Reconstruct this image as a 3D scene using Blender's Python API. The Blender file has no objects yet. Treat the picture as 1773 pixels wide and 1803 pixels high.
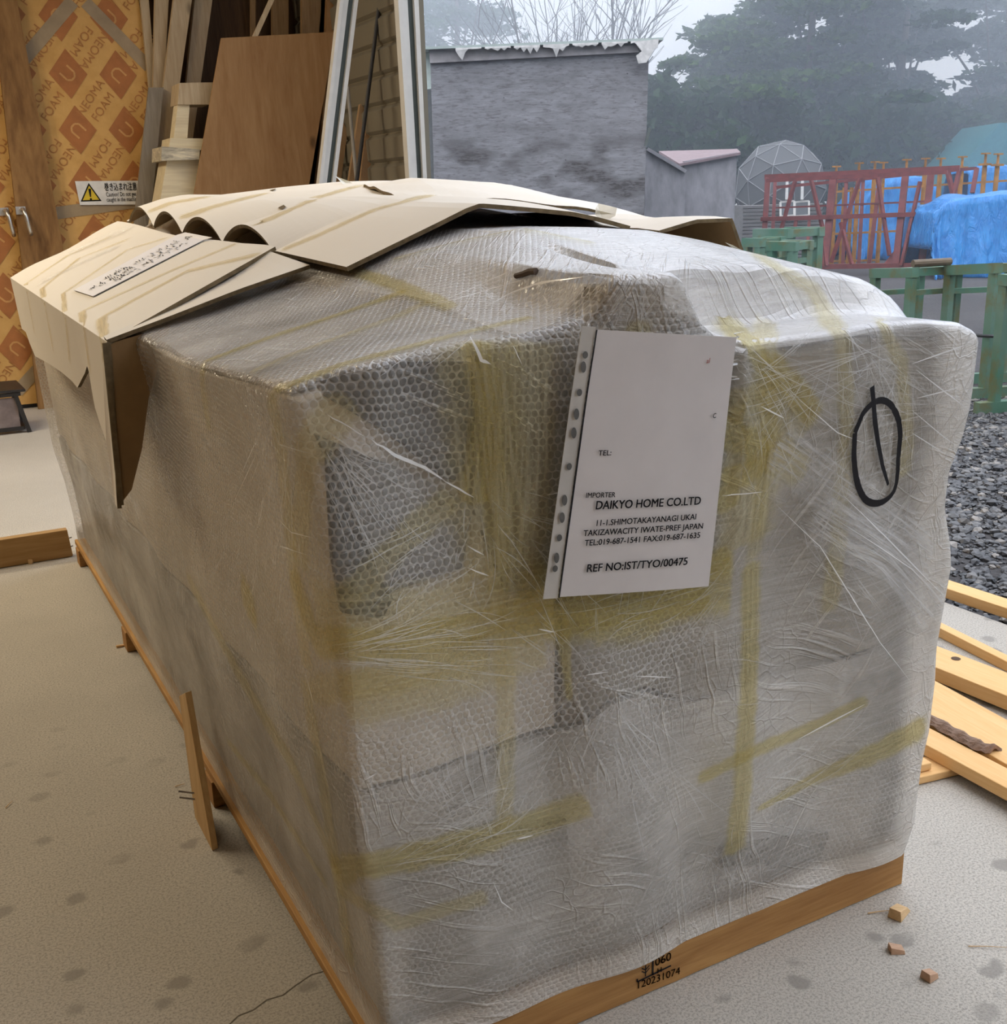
import bpy, bmesh, math, random
import numpy as np
from mathutils import Vector, Matrix
from mathutils.bvhtree import BVHTree
random.seed(7); RNG = np.random.default_rng(7)
C = bpy.context.scene.collection
SC = bpy.context.scene

# ------------------------------------------------------------------ camera, world, lights, exposure
F_PX, YAW, PITCH, ROLL = 1928.37, 0.491, 0.278, -0.029
CAM = Vector((-0.445, -1.27, 1.30))
def _basis():
    cp, sp = math.cos(PITCH), math.sin(PITCH)
    fw = Vector((math.sin(YAW)*cp, math.cos(YAW)*cp, -sp))
    r0 = Vector((math.cos(YAW), -math.sin(YAW), 0)); u0 = r0.cross(fw)
    r = r0*math.cos(ROLL) + u0*math.sin(ROLL); u = -r0*math.sin(ROLL) + u0*math.cos(ROLL)
    return r, u, fw
CR, CU, CF = _basis()
cd = bpy.data.cameras.new('camera'); cam = bpy.data.objects.new('camera', cd); C.objects.link(cam)
cd.sensor_fit = 'HORIZONTAL'; cd.sensor_width = 36; cd.lens = 36*F_PX/1773
cd.clip_start = 0.02; cd.clip_end = 300
m = Matrix((CR, CU, -CF)).transposed().to_4x4(); m.translation = CAM
cam.matrix_world = m
SC.camera = cam
SC.view_settings.view_transform = 'Standard'; SC.view_settings.look = 'None'
SC.view_settings.gamma = 1; SC.view_settings.use_curve_mapping = False
SC.view_settings.exposure = 0.0
SC.cycles.use_denoising = True
SC.cycles.max_bounces = 5; SC.cycles.diffuse_bounces = 3; SC.cycles.glossy_bounces = 2; SC.cycles.transparent_max_bounces = 12; SC.cycles.volume_bounces = 1
SC.cycles.use_adaptive_sampling = True; SC.cycles.adaptive_threshold = 0.10; SC.cycles.adaptive_min_samples = 16
SC.cycles.sample_clamp_indirect = 6

# overcast sky: pale blue-white at the horizon, brighter overhead
w = bpy.data.worlds.new('overcast_sky'); SC.world = w; w.use_nodes = True
nt = w.node_tree; nt.nodes.clear()
tc = nt.nodes.new('ShaderNodeTexCoord'); sx = nt.nodes.new('ShaderNodeSeparateXYZ')
rp = nt.nodes.new('ShaderNodeValToRGB'); bg = nt.nodes.new('ShaderNodeBackground'); wo = nt.nodes.new('ShaderNodeOutputWorld')
rp.color_ramp.elements[0].position = 0.0; rp.color_ramp.elements[0].color = (.60, .72, .92, 1)
rp.color_ramp.elements[1].position = 0.9; rp.color_ramp.elements[1].color = (2.9, 3.05, 3.4, 1)
e = rp.color_ramp.elements.new(0.18); e.color = (.66, .78, 1.0, 1)
e = rp.color_ramp.elements.new(0.45); e.color = (1.9, 2.05, 2.35, 1)
nt.links.new(tc.outputs['Generated'], sx.inputs[0]); nt.links.new(sx.outputs[2], rp.inputs[0])
nt.links.new(rp.outputs[0], bg.inputs[0]); bg.inputs[1].default_value = 1.0
nt.links.new(bg.outputs[0], wo.inputs[0])

def area_light(name, loc, target, sx_, sy_, power, col):
    d = bpy.data.lights.new(name, 'AREA'); d.shape = 'RECTANGLE'; d.size = sx_; d.size_y = sy_; d.energy = power; d.color = col
    o = bpy.data.objects.new(name, d); C.objects.link(o); o.location = loc
    o.rotation_euler = (Vector(target)-Vector(loc)).to_track_quat('-Z', 'Y').to_euler()
    return o
area_light('ceiling_lamp', (-1.2, 5.3, 3.3), (0.3, 2.8, 0.8), 1.4, 0.35, 70, (1, .86, .64))
area_light('ceiling_lamp', (-1.7, 3.4, 3.5), (-0.9, 3.2, 0.0), 1.4, 0.5, 62, (1, .86, .64))
area_light('ceiling_lamp', (-2.2, -2.6, 3.5), (-0.4, 0.6, 0.0), 1.6, 0.6, 18, (1, .87, .68))

# ------------------------------------------------------------------ measuring helpers: where a line of sight meets the place
def ray(px, py):
    return CR*((px-886.5)/F_PX) - CU*((py-901.5)/F_PX) + CF
def on(px, py, ax, v):
    d = ray(px, py); return CAM + d*((v-CAM[ax])/d[ax])
def deep(px, py, D):
    return CAM + ray(px, py)*D
def gnd(px, py, z=0.0): return on(px, py, 2, z)

# ------------------------------------------------------------------ materials
def nodes(name):
    m = bpy.data.materials.new(name); m.use_nodes = True
    t = m.node_tree; t.nodes.clear()
    return m, t
class G:
    """tiny node builder"""
    def __init__(s, name):
        s.m, s.t = nodes(name); s.out = s.n('ShaderNodeOutputMaterial')
    def n(s, k, **kw):
        x = s.t.nodes.new(k)
        for a, b in kw.items(): setattr(x, a, b)
        return x
    def put(s, sock, v):
        if hasattr(v, 'is_output'): s.t.links.new(v, sock)
        elif v is not None:
            if isinstance(v, (tuple, list)) and len(v) == 3 and sock.type == 'RGBA': v = (*v, 1)
            sock.default_value = v
    def math(s, op, a, b=None, c=None, clamp=False):
        x = s.n('ShaderNodeMath', operation=op, use_clamp=clamp); s.put(x.inputs[0], a)
        if b is not None: s.put(x.inputs[1], b)
        if c is not None: s.put(x.inputs[2], c)
        return x.outputs[0]
    def coord(s, kind='Object'): return s.n('ShaderNodeTexCoord').outputs[kind]
    def mapping(s, v, loc=(0, 0, 0), rot=(0, 0, 0), sc=(1, 1, 1)):
        x = s.n('ShaderNodeMapping'); s.put(x.inputs[0], v); x.inputs[1].default_value = loc; x.inputs[2].default_value = rot; x.inputs[3].default_value = sc
        return x.outputs[0]
    def noise(s, v, scale=5, detail=4, rough=.55, dist=0):
        x = s.n('ShaderNodeTexNoise'); s.put(x.inputs['Vector'], v); x.inputs['Scale'].default_value = scale
        x.inputs['Detail'].default_value = detail; x.inputs['Roughness'].default_value = rough; x.inputs['Distortion'].default_value = dist
        return x.outputs[0]
    def voro(s, v, scale=5, rnd=1.0, feature='F1'):
        x = s.n('ShaderNodeTexVoronoi', feature=feature); s.put(x.inputs['Vector'], v); x.inputs['Scale'].default_value = scale; x.inputs['Randomness'].default_value = rnd
        return x.outputs[0]
    def ramp(s, f, stops):
        x = s.n('ShaderNodeValToRGB'); s.put(x.inputs[0], f); cr = x.color_ramp
        while len(cr.elements) < len(stops): cr.elements.new(0.5)
        for el, (p, c) in zip(cr.elements, stops):
            el.position = p; el.color = (c, c, c, 1) if isinstance(c, (int, float)) else (*c, 1)
        return x.outputs[0]
    def step(s, f, a, b):
        x = s.n('ShaderNodeMapRange', interpolation_type='SMOOTHSTEP'); s.put(x.inputs[0], f); x.inputs[1].default_value = a; x.inputs[2].default_value = b
        return x.outputs[0]
    def mix(s, f, a, b, mode='MIX'):
        x = s.n('ShaderNodeMix', data_type='RGBA', blend_type=mode); s.put(x.inputs[0], f); s.put(x.inputs[6], a); s.put(x.inputs[7], b)
        return x.outputs[2]
    def bump(s, h, st=.3, dist=.01, normal=None):
        x = s.n('ShaderNodeBump'); s.put(x.inputs['Height'], h); x.inputs['Strength'].default_value = st; x.inputs['Distance'].default_value = dist
        if normal is not None: s.put(x.inputs['Normal'], normal)
        return x.outputs[0]
    def bsdf(s, col, rough=.6, spec=.5, metal=0, alpha=None, normal=None, sub=None):
        x = s.n('ShaderNodeBsdfPrincipled'); s.put(x.inputs['Base Color'], col); s.put(x.inputs['Roughness'], rough)
        s.put(x.inputs['Specular IOR Level'], spec); x.inputs['Metallic'].default_value = metal
        if alpha is not None: s.put(x.inputs['Alpha'], alpha)
        if normal is not None: s.put(x.inputs['Normal'], normal)
        return x.outputs[0]
    def done(s, sh):
        s.t.links.new(sh, s.out.inputs[0]); return s.m
def plain(name, col, rough=.6, spec=.4, metal=0, var=.12, scale=14, bump=.1):
    g = G(name); v = g.coord(); n = g.noise(v, scale, 4)
    c = g.mix(g.ramp(n, [(.3, 0.0), (.75, 1.0)]), tuple(x*(1-var) for x in col), tuple(min(1, x*(1+var)) for x in col))
    return g.done(g.bsdf(c, rough, spec, metal, normal=g.bump(n, bump, .004)))
def wood(name, c0, c1, axis=2, scale=3.0, rough=.65, knots=.0, spec=.25, stretch=14):
    """grain running along axis; darker knots where asked"""
    g = G(name); v = g.coord(); sc = [stretch]*3; sc[axis] = 1.0
    wv = g.mapping(v, sc=tuple(sc)); n = g.noise(wv, scale, 5, .6, 1.0); fine = g.noise(wv, scale*5, 3, .6)
    f = g.math('ADD', g.math('MULTIPLY', n, .75), g.math('MULTIPLY', fine, .3))
    c = g.mix(g.ramp(f, [(.38, 0.0), (.68, 1.0)]), c1, c0)
    if knots:
        k = g.voro(g.mapping(v, sc=tuple(1.0 if i != axis else .55 for i in range(3))), 4.2, 1.0)
        c = g.mix(g.math('MULTIPLY', g.ramp(k, [(.05, 1.0), (.13, 0.0)]), knots), c, tuple(x*.35 for x in c1))
    return g.done(g.bsdf(c, rough, spec, normal=g.bump(f, .15, .003)))

def m_concrete(name, base, stain):
    g = G(name); v = g.n('ShaderNodeNewGeometry').outputs['Position']
    big = g.noise(v, 1.3, 5, .6); mid = g.noise(v, 7, 5, .6); fine = g.noise(v, 210, 2, .8); pit = g.voro(v, 150, 1)
    c = g.mix(g.ramp(big, [(.35, 0.0), (.7, 1.0)]), tuple(x*.90 for x in base), tuple(x*1.08 for x in base))
    c = g.mix(g.ramp(fine, [(.36, .85), (.56, 0.0)]), c, tuple(x*.55 for x in base))
    c = g.mix(g.math('MULTIPLY', g.ramp(pit, [(.10, 1.0), (.2, 0.0)]), g.ramp(mid, [(.5, 0.0), (.62, .75)])), c, tuple(x*.35 for x in base))
    # oil spots
    sv = g.mapping(v, sc=(1, 1.25, 1)); sv2 = g.mix(.06, sv, g.noise(v, 11, 2, .5))
    sp = g.voro(sv2, 9.5, 1.0); px_ = g.n('ShaderNodeSeparateXYZ'); g.put(px_.inputs[0], v)
    area = g.math('MULTIPLY', g.step(g.noise(v, 2.3, 2), .34, .48), g.math('SUBTRACT', 1, g.step(px_.outputs[1], .6, 2.2)))
    c = g.mix(g.math('MULTIPLY', g.math('MULTIPLY', g.ramp(sp, [(.17, 1.0), (.26, 0.0)]), area), stain), c, tuple(x*.52 for x in base))
    h = g.math('ADD', g.math('MULTIPLY', fine, .6), g.math('MULTIPLY', mid, .6))
    return g.done(g.bsdf(c, .72, .3, normal=g.bump(h, .35, .004)))

def hexnet(g, uv, s):
    """distance to the nearest bubble centre of a hexagonal packing with pitch s"""
    sp = g.n('ShaderNodeSeparateXYZ'); g.put(sp.inputs[0], uv)
    r3 = math.sqrt(3)
    def one(o):
        x = g.math('SUBTRACT', g.math('FRACT', g.math('ADD', g.math('DIVIDE', sp.outputs[0], s), o)), .5)
        y = g.math('MULTIPLY', g.math('SUBTRACT', g.math('FRACT', g.math('ADD', g.math('DIVIDE', sp.outputs[1], s*r3), o)), .5), r3)
        return g.math('SQRT', g.math('ADD', g.math('MULTIPLY', x, x), g.math('MULTIPLY', y, y)))
    return g.math('MINIMUM', one(0.0), one(0.5))
def m_film(name, col, a0, net=.3, pitch=.0125, streak=.4, crumple=.5, rough=.22, thin_k=.11):
    g = G(name); uv = g.coord('UV')
    warp = g.mix(.016, uv, g.noise(uv, 11, 3, .6))
    d = hexnet(g, warp, pitch); rim = g.step(d, .30, .47)
    reg = g.noise(uv, 3.1, 3, .55); reg2 = g.noise(g.mapping(uv, loc=(5, 2, 0)), 5.5, 3, .6)
    mask = g.step(reg2, .34, .56)
    ps = g.n('ShaderNodeSeparateXYZ'); g.put(ps.inputs[0], g.coord())
    smooth = g.math('MULTIPLY', g.step(ps.outputs[0], .50, .66), g.step(ps.outputs[2], .22, .45))   # more stretch film on the right
    mask = g.math('MULTIPLY', mask, g.math('SUBTRACT', 1, g.math('MULTIPLY', smooth, .85)))
    mask = g.math('MULTIPLY', mask, g.math('ADD', .45, g.math('MULTIPLY', g.step(ps.outputs[2], .38, .62), .55)))
    thin = g.math('MULTIPLY', g.math('SUBTRACT', 1, g.step(ps.outputs[0], .28, .46)), g.step(ps.outputs[2], .55, .72))
    mask = g.math('MAXIMUM', mask, thin)
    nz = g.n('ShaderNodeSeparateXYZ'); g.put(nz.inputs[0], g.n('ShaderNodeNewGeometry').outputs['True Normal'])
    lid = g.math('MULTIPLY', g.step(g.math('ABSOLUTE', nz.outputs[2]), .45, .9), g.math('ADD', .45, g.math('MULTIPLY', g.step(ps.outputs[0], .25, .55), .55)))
    hem = g.math('MAXIMUM', g.math('SUBTRACT', 1, g.step(ps.outputs[2], .10, .15)), g.step(ps.outputs[0], 1.0, 1.07))   # doubled film at hem and far corner
    st = None
    for k, (ang, off, sc_) in enumerate(((.45, 0, (3.0, 75, 1)), (-.9, 7, (4, 90, 1)), (1.35, 13, (3.5, 80, 1)))):
        q = g.mapping(g.mix(.05, uv, g.noise(uv, 3.3+k, 2)), loc=(off, off*.7, 0), rot=(0, 0, ang))
        q = g.mapping(q, sc=sc_)
        r_ = g.ramp(g.noise(q, 1.0, 3, .6), [(.55, 0.0), (.66, 1.0)])
        zone = g.step(g.noise(g.mapping(uv, loc=(off+1, 3*k, 0)), 3.0, 1), .48, .66)
        r_ = g.math('MULTIPLY', r_, zone)
        st = r_ if st is None else g.math('MAXIMUM', st, r_)
    cr = g.noise(g.mix(.1, uv, g.noise(uv, 6, 2)), 22, 6, .68); cr2 = g.voro(g.mix(.06, uv, g.noise(uv, 14, 2)), 26, 1, 'DISTANCE_TO_EDGE')
    al = g.math('ADD', a0, g.math('MULTIPLY', g.math('MULTIPLY', g.math('SUBTRACT', rim, .5), mask), net))
    al = g.math('ADD', al, g.math('MULTIPLY', st, streak))
    al = g.math('ADD', al, g.math('MULTIPLY', g.math('SUBTRACT', reg, .5), .75))
    fq = g.mapping(g.mix(.08, uv, g.noise(uv, 2.5, 2)), rot=(0, 0, .5), sc=(7, 190, 1)); fib = g.noise(fq, 1.0, 3, .7)
    fq2 = g.mapping(g.mix(.08, uv, g.noise(uv, 3.5, 2)), rot=(0, 0, -.8), sc=(7, 170, 1)); fib2 = g.noise(fq2, 1.0, 3, .7)
    fz = g.step(g.noise(uv, 2.2, 1), .42, .58)
    fibre = g.math('ADD', g.math('MULTIPLY', fib, fz), g.math('MULTIPLY', fib2, g.math('SUBTRACT', 1, fz)))
    al = g.math('ADD', al, g.math('MULTIPLY', g.math('SUBTRACT', fibre, .5), .55))
    al = g.math('SUBTRACT', al, g.math('MULTIPLY', thin, thin_k))
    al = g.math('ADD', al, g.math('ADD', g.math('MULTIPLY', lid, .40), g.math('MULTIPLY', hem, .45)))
    al = g.math('MINIMUM', g.math('MAXIMUM', al, .20), .97)
    col = g.mix(lid, col, (.90, .895, .89))  # upward faces painted whiter, most on the right, for sky light on the top
    h = g.math('ADD', g.math('MULTIPLY', g.math('MULTIPLY', g.math('SUBTRACT', 1, g.step(d, .22, .5)), mask), .34), g.math('MULTIPLY', st, .8))
    h = g.math('ADD', h, g.math('MULTIPLY', cr, crumple*1.6))
    h = g.math('ADD', h, g.math('MULTIPLY', g.ramp(cr2, [(0, 1.0), (.06, 0.0)]), g.math('MULTIPLY', g.step(reg, .45, .62), crumple*.5)))
    h = g.math('ADD', h, g.math('MULTIPLY', fibre, .5))
    nrm = g.bump(h, .75, .006)
    return g.done(g.bsdf(col, rough, .55, alpha=al, normal=nrm))
def m_tape(name, col, a0, tint=None):
    """clear tape: tinted see-through film with a soft, streaky, glossy body"""
    g = G(name); uv = g.coord('UV')
    q = g.mapping(uv, sc=(3, 70, 1)); n = g.noise(q, 2.0, 4, .65); n2 = g.noise(uv, 30, 3, .6)
    ed = g.n('ShaderNodeAttribute'); ed.attribute_name = 'edge'
    fade = g.math('SUBTRACT', 1, g.step(g.math('ADD', ed.outputs['Fac'], g.math('MULTIPLY', g.math('SUBTRACT', n2, .5), .9)), .5, 1.05))
    al = g.math('ADD', a0-.2, g.math('MULTIPLY', g.step(n, .35, .7), .4))
    al = g.math('MULTIPLY', g.math('MINIMUM', g.math('MAXIMUM', al, .05), .95), g.math('ADD', .12, g.math('MULTIPLY', fade, .88)))
    h = g.math('ADD', n, g.math('MULTIPLY', n2, .5))
    body = g.bsdf(col, .2, .5, normal=g.bump(h, .5, .005))
    tr = g.n('ShaderNodeBsdfTransparent'); g.put(tr.inputs[0], g.mix(fade, (1, 1, 1), tint or (1, 1, 1)))
    mx = g.n('ShaderNodeMixShader'); g.put(mx.inputs[0], al); g.t.links.new(tr.outputs[0], mx.inputs[1]); g.t.links.new(body, mx.inputs[2])
    return g.done(mx.outputs[0])

# ------------------------------------------------------------------ mesh helpers
def tag(o, label=None, cat=None, group=None, kind=None):
    if label: o['label'] = label
    if cat: o['category'] = cat
    if group: o['group'] = group
    if kind: o['kind'] = kind
    return o
def empty(name, loc=(0, 0, 0), rz=0):
    o = bpy.data.objects.new(name, None); o.empty_display_size = .1; C.objects.link(o); o.location = loc; o.rotation_euler = (0, 0, rz)
    return o
def wmat(o):
    return (wmat(o.parent) @ o.matrix_parent_inverse @ o.matrix_basis) if o.parent else o.matrix_basis.copy()
class MB:
    def __init__(s): s.v = []; s.f = []; s.mi = []; s.uv = None
    def quadv(s, pts, mi=0):
        b = len(s.v); s.v += [tuple(p) for p in pts]; s.f.append(tuple(range(b, b+len(pts)))); s.mi.append(mi); return s
    def prism(s, pts, off, mi=0, side=None):
        """polygon pts (seen face) extruded by vector off"""
        n = len(pts); b = len(s.v); off = Vector(off)
        s.v += [tuple(Vector(p)) for p in pts] + [tuple(Vector(p)+off) for p in pts]
        side = mi if side is None else side
        s.f.append(tuple(range(b, b+n))); s.mi.append(mi)
        s.f.append(tuple(range(b+2*n-1, b+n-1, -1))); s.mi.append(mi)
        for i in range(n):
            j = (i+1) % n; s.f.append((b+j, b+i, b+n+i, b+n+j)); s.mi.append(side)
        return s
    def box(s, lo, hi, mi=0):
        (a, b, c), (d, e, f) = lo, hi
        return s.prism([(a, b, c), (d, b, c), (d, e, c), (a, e, c)], (0, 0, f-c), mi)
    def bar(s, p, q, wx, wz, up=(0, 0, 1), mi=0):
        """rectangular bar from p to q, wx wide sideways and wz along up"""
        p, q = Vector(p), Vector(q); d = (q-p).normalized(); up = Vector(up)
        if abs(d.dot(up)) > .98: up = Vector((0, 1, 0))
        sd = d.cross(up).normalized(); u = sd.cross(d).normalized()
        a, b = sd*wx/2, u*wz/2
        return s.prism([p-a-b, p+a-b, p+a+b, p-a+b], q-p, mi)
    def tube(s, pts, r, n=8, mi=0, taper=None, cap=True):
        pts = [Vector(p) for p in pts]; b = len(s.v); k = len(pts)
        ref = None
        for i, p in enumerate(pts):
            d = (pts[min(i+1, k-1)]-pts[max(i-1, 0)]).normalized()
            if ref is None: ref = d.orthogonal().normalized()
            ref = (ref-d*ref.dot(d))
            ref = ref.normalized() if ref.length > 1e-6 else d.orthogonal().normalized()
            t = d.cross(ref); rr = r if taper is None else r+(taper-r)*i/max(1, k-1)
            for j in range(n):
                a = 2*math.pi*j/n; s.v.append(tuple(p+(ref*math.cos(a)+t*math.sin(a))*rr))
        for i in range(k-1):
            for j in range(n):
                j2 = (j+1) % n; s.f.append((b+i*n+j, b+i*n+j2, b+(i+1)*n+j2, b+(i+1)*n+j)); s.mi.append(mi)
        if cap:
            s.f.append(tuple(b+j for j in range(n-1, -1, -1))); s.mi.append(mi)
            s.f.append(tuple(b+(k-1)*n+j for j in range(n))); s.mi.append(mi)
        return s
    def disc(s, c, n, r, k=20, mi=0, ax=None, ry=None):
        c, n = Vector(c), Vector(n).normalized(); a = Vector(ax).normalized() if ax else n.orthogonal().normalized(); b = n.cross(a)
        ry = ry or r
        return s.quadv([c+a*r*math.cos(2*math.pi*i/k)+b*ry*math.sin(2*math.pi*i/k) for i in range(k)], mi)
    def build(s, name, mats, parent=None, smooth=False, bevel=0, origin=None):
        me = bpy.data.meshes.new(name); me.from_pydata(s.v, [], s.f)
        for mm in (mats if isinstance(mats, (list, tuple)) else [mats]): me.materials.append(mm)
        for p, i in zip(me.polygons, s.mi): p.material_index = i
        bm = bmesh.new(); bm.from_mesh(me)
        if s.uv is None: bmesh.ops.recalc_face_normals(bm, faces=bm.faces)
        bm.to_mesh(me); bm.free()
        if s.uv is not None:
            ul = me.uv_layers.new(name='UVMap')
            for l in me.loops: ul.data[l.index].uv = s.uv[l.vertex_index]
        if smooth:
            for p in me.polygons: p.use_smooth = True
        o = bpy.data.objects.new(name, me); C.objects.link(o)
        if parent is not None:
            o.parent = parent; o.matrix_parent_inverse = wmat(parent).inverted()
        elif origin is not False:
            vs = np.array([v.co[:] for v in me.vertices]); c0 = (vs.min(0)+vs.max(0))/2; c0[2] = vs[:, 2].min()
            me.transform(Matrix.Translation(-Vector(c0))); o.location = c0
        if bevel:
            b = o.modifiers.new('edge', 'BEVEL'); b.width = bevel; b.segments = 2; b.limit_method = 'ANGLE'
        return o
def struct(o, kind='structure'): o['kind'] = kind; return o
def grid_mb(P, closed=False):
    """P: array nu x nv x 3 -> smooth grid"""
    nu, nv = P.shape[:2]; s = MB(); s.v = [tuple(p) for p in P.reshape(-1, 3)]
    for i in range(nu-1):
        for j in range(nv-1):
            a = i*nv+j; s.f.append((a, a+nv, a+nv+1, a+1)); s.mi.append(0)
    return s
def sheet(P, th, rim=1, under=2):
    """board of thickness th from a surface grid (top face), brown rim"""
    P = np.asarray(P, float); nu, nv = P.shape[:2]
    du = np.gradient(P, axis=0); dv = np.gradient(P, axis=1); N = np.cross(du, dv); N /= np.linalg.norm(N, axis=2, keepdims=True)+1e-12
    if N[..., 2].mean() < 0: N = -N
    Q = P-N*th; s = MB(); s.v = [tuple(p) for p in P.reshape(-1, 3)]+[tuple(p) for p in Q.reshape(-1, 3)]; o = nu*nv
    for i in range(nu-1):
        for j in range(nv-1):
            a = i*nv+j
            s.f.append((a, a+nv, a+nv+1, a+1)); s.mi.append(0)
            s.f.append((o+a, o+a+1, o+a+nv+1, o+a+nv)); s.mi.append(under)
    def edge(a, b): s.f.append((a, b, o+b, o+a)); s.mi.append(rim)
    for i in range(nu-1): edge(i*nv, (i+1)*nv); edge((i+1)*nv+nv-1, i*nv+nv-1)
    for j in range(nv-1): edge(j+1, j); edge((nu-1)*nv+j, (nu-1)*nv+j+1)
    return s
def text_mesh(txt, size, bold=0.0, align='LEFT', shear=0):
    cu = bpy.data.curves.new('t', 'FONT'); cu.body = txt; cu.size = size; cu.align_x = align; cu.shear = shear; cu.resolution_u = 3
    ob = bpy.data.objects.new('t', cu); C.objects.link(ob)
    bpy.context.view_layer.update()
    dg = bpy.context.evaluated_depsgraph_get(); me = bpy.data.meshes.new_from_object(ob.evaluated_get(dg))
    v = [tuple(p.co) for p in me.vertices]; f = [tuple(p.vertices) for p in me.polygons]
    if bold:
        v0, f0 = v, f; v, f = [], []; k = bold*size
        for dx, dy in ((-k, -k*.6), (k, -k*.6), (k, k*.6), (-k, k*.6)):
            b = len(v); v += [(x+dx, y+dy, z) for x, y, z in v0]; f += [tuple(b+i for i in q) for q in f0]
    bpy.data.objects.remove(ob); bpy.data.curves.remove(cu); bpy.data.meshes.remove(me)
    return v, f
def add_text(mb, txt, size, fn, bold=0.0, align='LEFT', mi=0, shear=0):
    """fn maps text-plane (x, y) to a place on the surface"""
    v, f = text_mesh(txt, size, bold, align, shear); b = len(mb.v)
    mb.v += [tuple(fn(x, y)) for x, y, _ in v]; mb.f += [tuple(b+i for i in q) for q in f]; mb.mi += [mi]*len(f)

# ------------------------------------------------------------------ shared materials
M = {}
M['floor'] = m_concrete('concrete_floor', (.51, .47, .405), .8)
M['floor_lamplit'] = m_concrete('lamplit_concrete', (.58, .55, .50), .1)  # paler colour stands in for lamplight on the far floor
M['pine'] = wood('new_pine', (.86, .56, .26), (.76, .44, .17), axis=0, scale=2.4, knots=0)
M['pine_y'] = wood('new_pine_lengthwise', (.88, .58, .27), (.78, .46, .18), axis=1, scale=2.4)
M['pallet'] = wood('pallet_timber', (.46, .25, .085), (.30, .145, .045), axis=0, scale=2.6, knots=.6)
M['pallet_y'] = wood('pallet_deck_timber', (.50, .29, .10), (.32, .16, .05), axis=1, scale=2.6, knots=.6)
M['stud'] = wood('pale_stud', (.55, .44, .29), (.42, .31, .19), axis=2, scale=2, knots=.7)
M['stud_pale'] = wood('cream_offcut', (.80, .70, .48), (.66, .55, .36), axis=0, scale=2, knots=.5)
M['greyboard'] = wood('grey_board', (.30, .26, .21), (.20, .17, .13), axis=2, scale=2, knots=.4)
M['batten'] = wood('dark_batten', (.34, .22, .11), (.22, .13, .06), axis=2, scale=2, knots=.4)
M['ply_brown'] = wood('brown_plywood', (.37, .215, .095), (.27, .14, .055), axis=2, scale=1.5, knots=.8, stretch=7)
M['ply_dark'] = wood('stained_plywood', (.36, .20, .075), (.15, .072, .024), axis=2, scale=1.3, knots=.6, stretch=5)
M['wall_dark'] = wood('dark_boarding', (.12, .065, .03), (.06, .03, .014), axis=2, scale=2)
M['white_alu'] = plain('white_painted_aluminium', (.60, .58, .53), .35, .5, var=.05)
M['gasket'] = plain('dark_gasket', (.05, .06, .05), .5)
M['black'] = plain('black_metal', (.02, .018, .017), .45, .5)
M['steel'] = plain('bright_steel', (.7, .7, .68), .3, .5, metal=.9)
M['nail'] = plain('nail_steel', (.22, .2, .18), .4, .5, metal=.8)
M['ink'] = plain('printing_ink', (.02, .019, .02), .8, .1)
M['paper'] = plain('white_paper', (.78, .76, .77), .55, .3, var=.03)
M['dark_earth'] = None
# ------------------------------------------------------------------ the setting
X_OPEN = 2.385
MB().box((-4.2, -5.2, -.12), (X_OPEN, 3.22, 0)).build('floor', M['floor'])
struct(bpy.data.objects['floor'])
ck = MB(); cp = [gnd(a, b, .0006) for a, b in ((395, 1812), (420, 1788), (446, 1778), (470, 1760), (498, 1752), (520, 1735), (548, 1716), (570, 1710), (592, 1700))]
for p, q in zip(cp[:-1], cp[1:]):
    d = (q-p).normalized(); sd = Vector((-d.y, d.x, 0))*.0011; ck.quadv([p-sd, q-sd, q+sd, p+sd])
ck.build('hairline_crack', plain('crack_shadow', (.16, .14, .11), .9, .1), bpy.data.objects['floor'])
o = MB().box((-4.2, 3.22, -.12), (X_OPEN, 7.1, 0.0)).build('floor', M['floor_lamplit']); struct(o)
struct(MB().box((-4.2, 7.0, 0), (2.5, 7.1, 3.9)).build('wall_back', M['wall_dark']))
struct(MB().box((-4.2, -5.2, 0), (-4.1, 7.1, 3.9)).build('wall_left', M['ply_brown']))
struct(MB().box((-4.2, -5.3, 0), (X_OPEN, -5.2, 3.9)).build('wall_front', M['ply_brown']))
struct(MB().box((-4.2, -5.3, 3.85), (1.45, 7.1, 3.95)).build('ceiling', M['batten']))  # unseen ceiling, cut back from the doorway so sky light reaches the load
struct(MB().box((1.45, 4.9, 3.85), (2.45, 7.1, 3.95)).build('ceiling', M['batten']))
# ribbed siding between back wall and doorway (right side of the building)
g = G('ribbed_siding'); v = g.coord(); n = g.noise(g.mapping(v, sc=(1, .04, 1)), 3, 2)
M['siding'] = g.done(g.bsdf(g.mix(n, (.172, .150, .108), (.19, .167, .122)), .6, .3))
s = MB(); zz = 0.0; prof = []
while zz < 3.75:
    prof += [(0, zz), (-.022, zz+.02), (-.028, zz+.14), (0, zz+.165)]; zz += .172
for a, b in zip(prof[:-1], prof[1:]):
    s.quadv([(2.40+a[0], 4.98, a[1]), (2.40+a[0], 7.0, a[1]), (2.40+b[0], 7.0, b[1]), (2.40+b[0], 4.98, b[1])])
s.box((2.402, 4.98, 0), (2.47, 7.0, 3.84))
struct(s.build('wall_right', M['siding']))
struct(MB().box((-.9, 6.93, 0), (1.2, 6.948, .045)).build('baseboard_back', M['black']))

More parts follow.
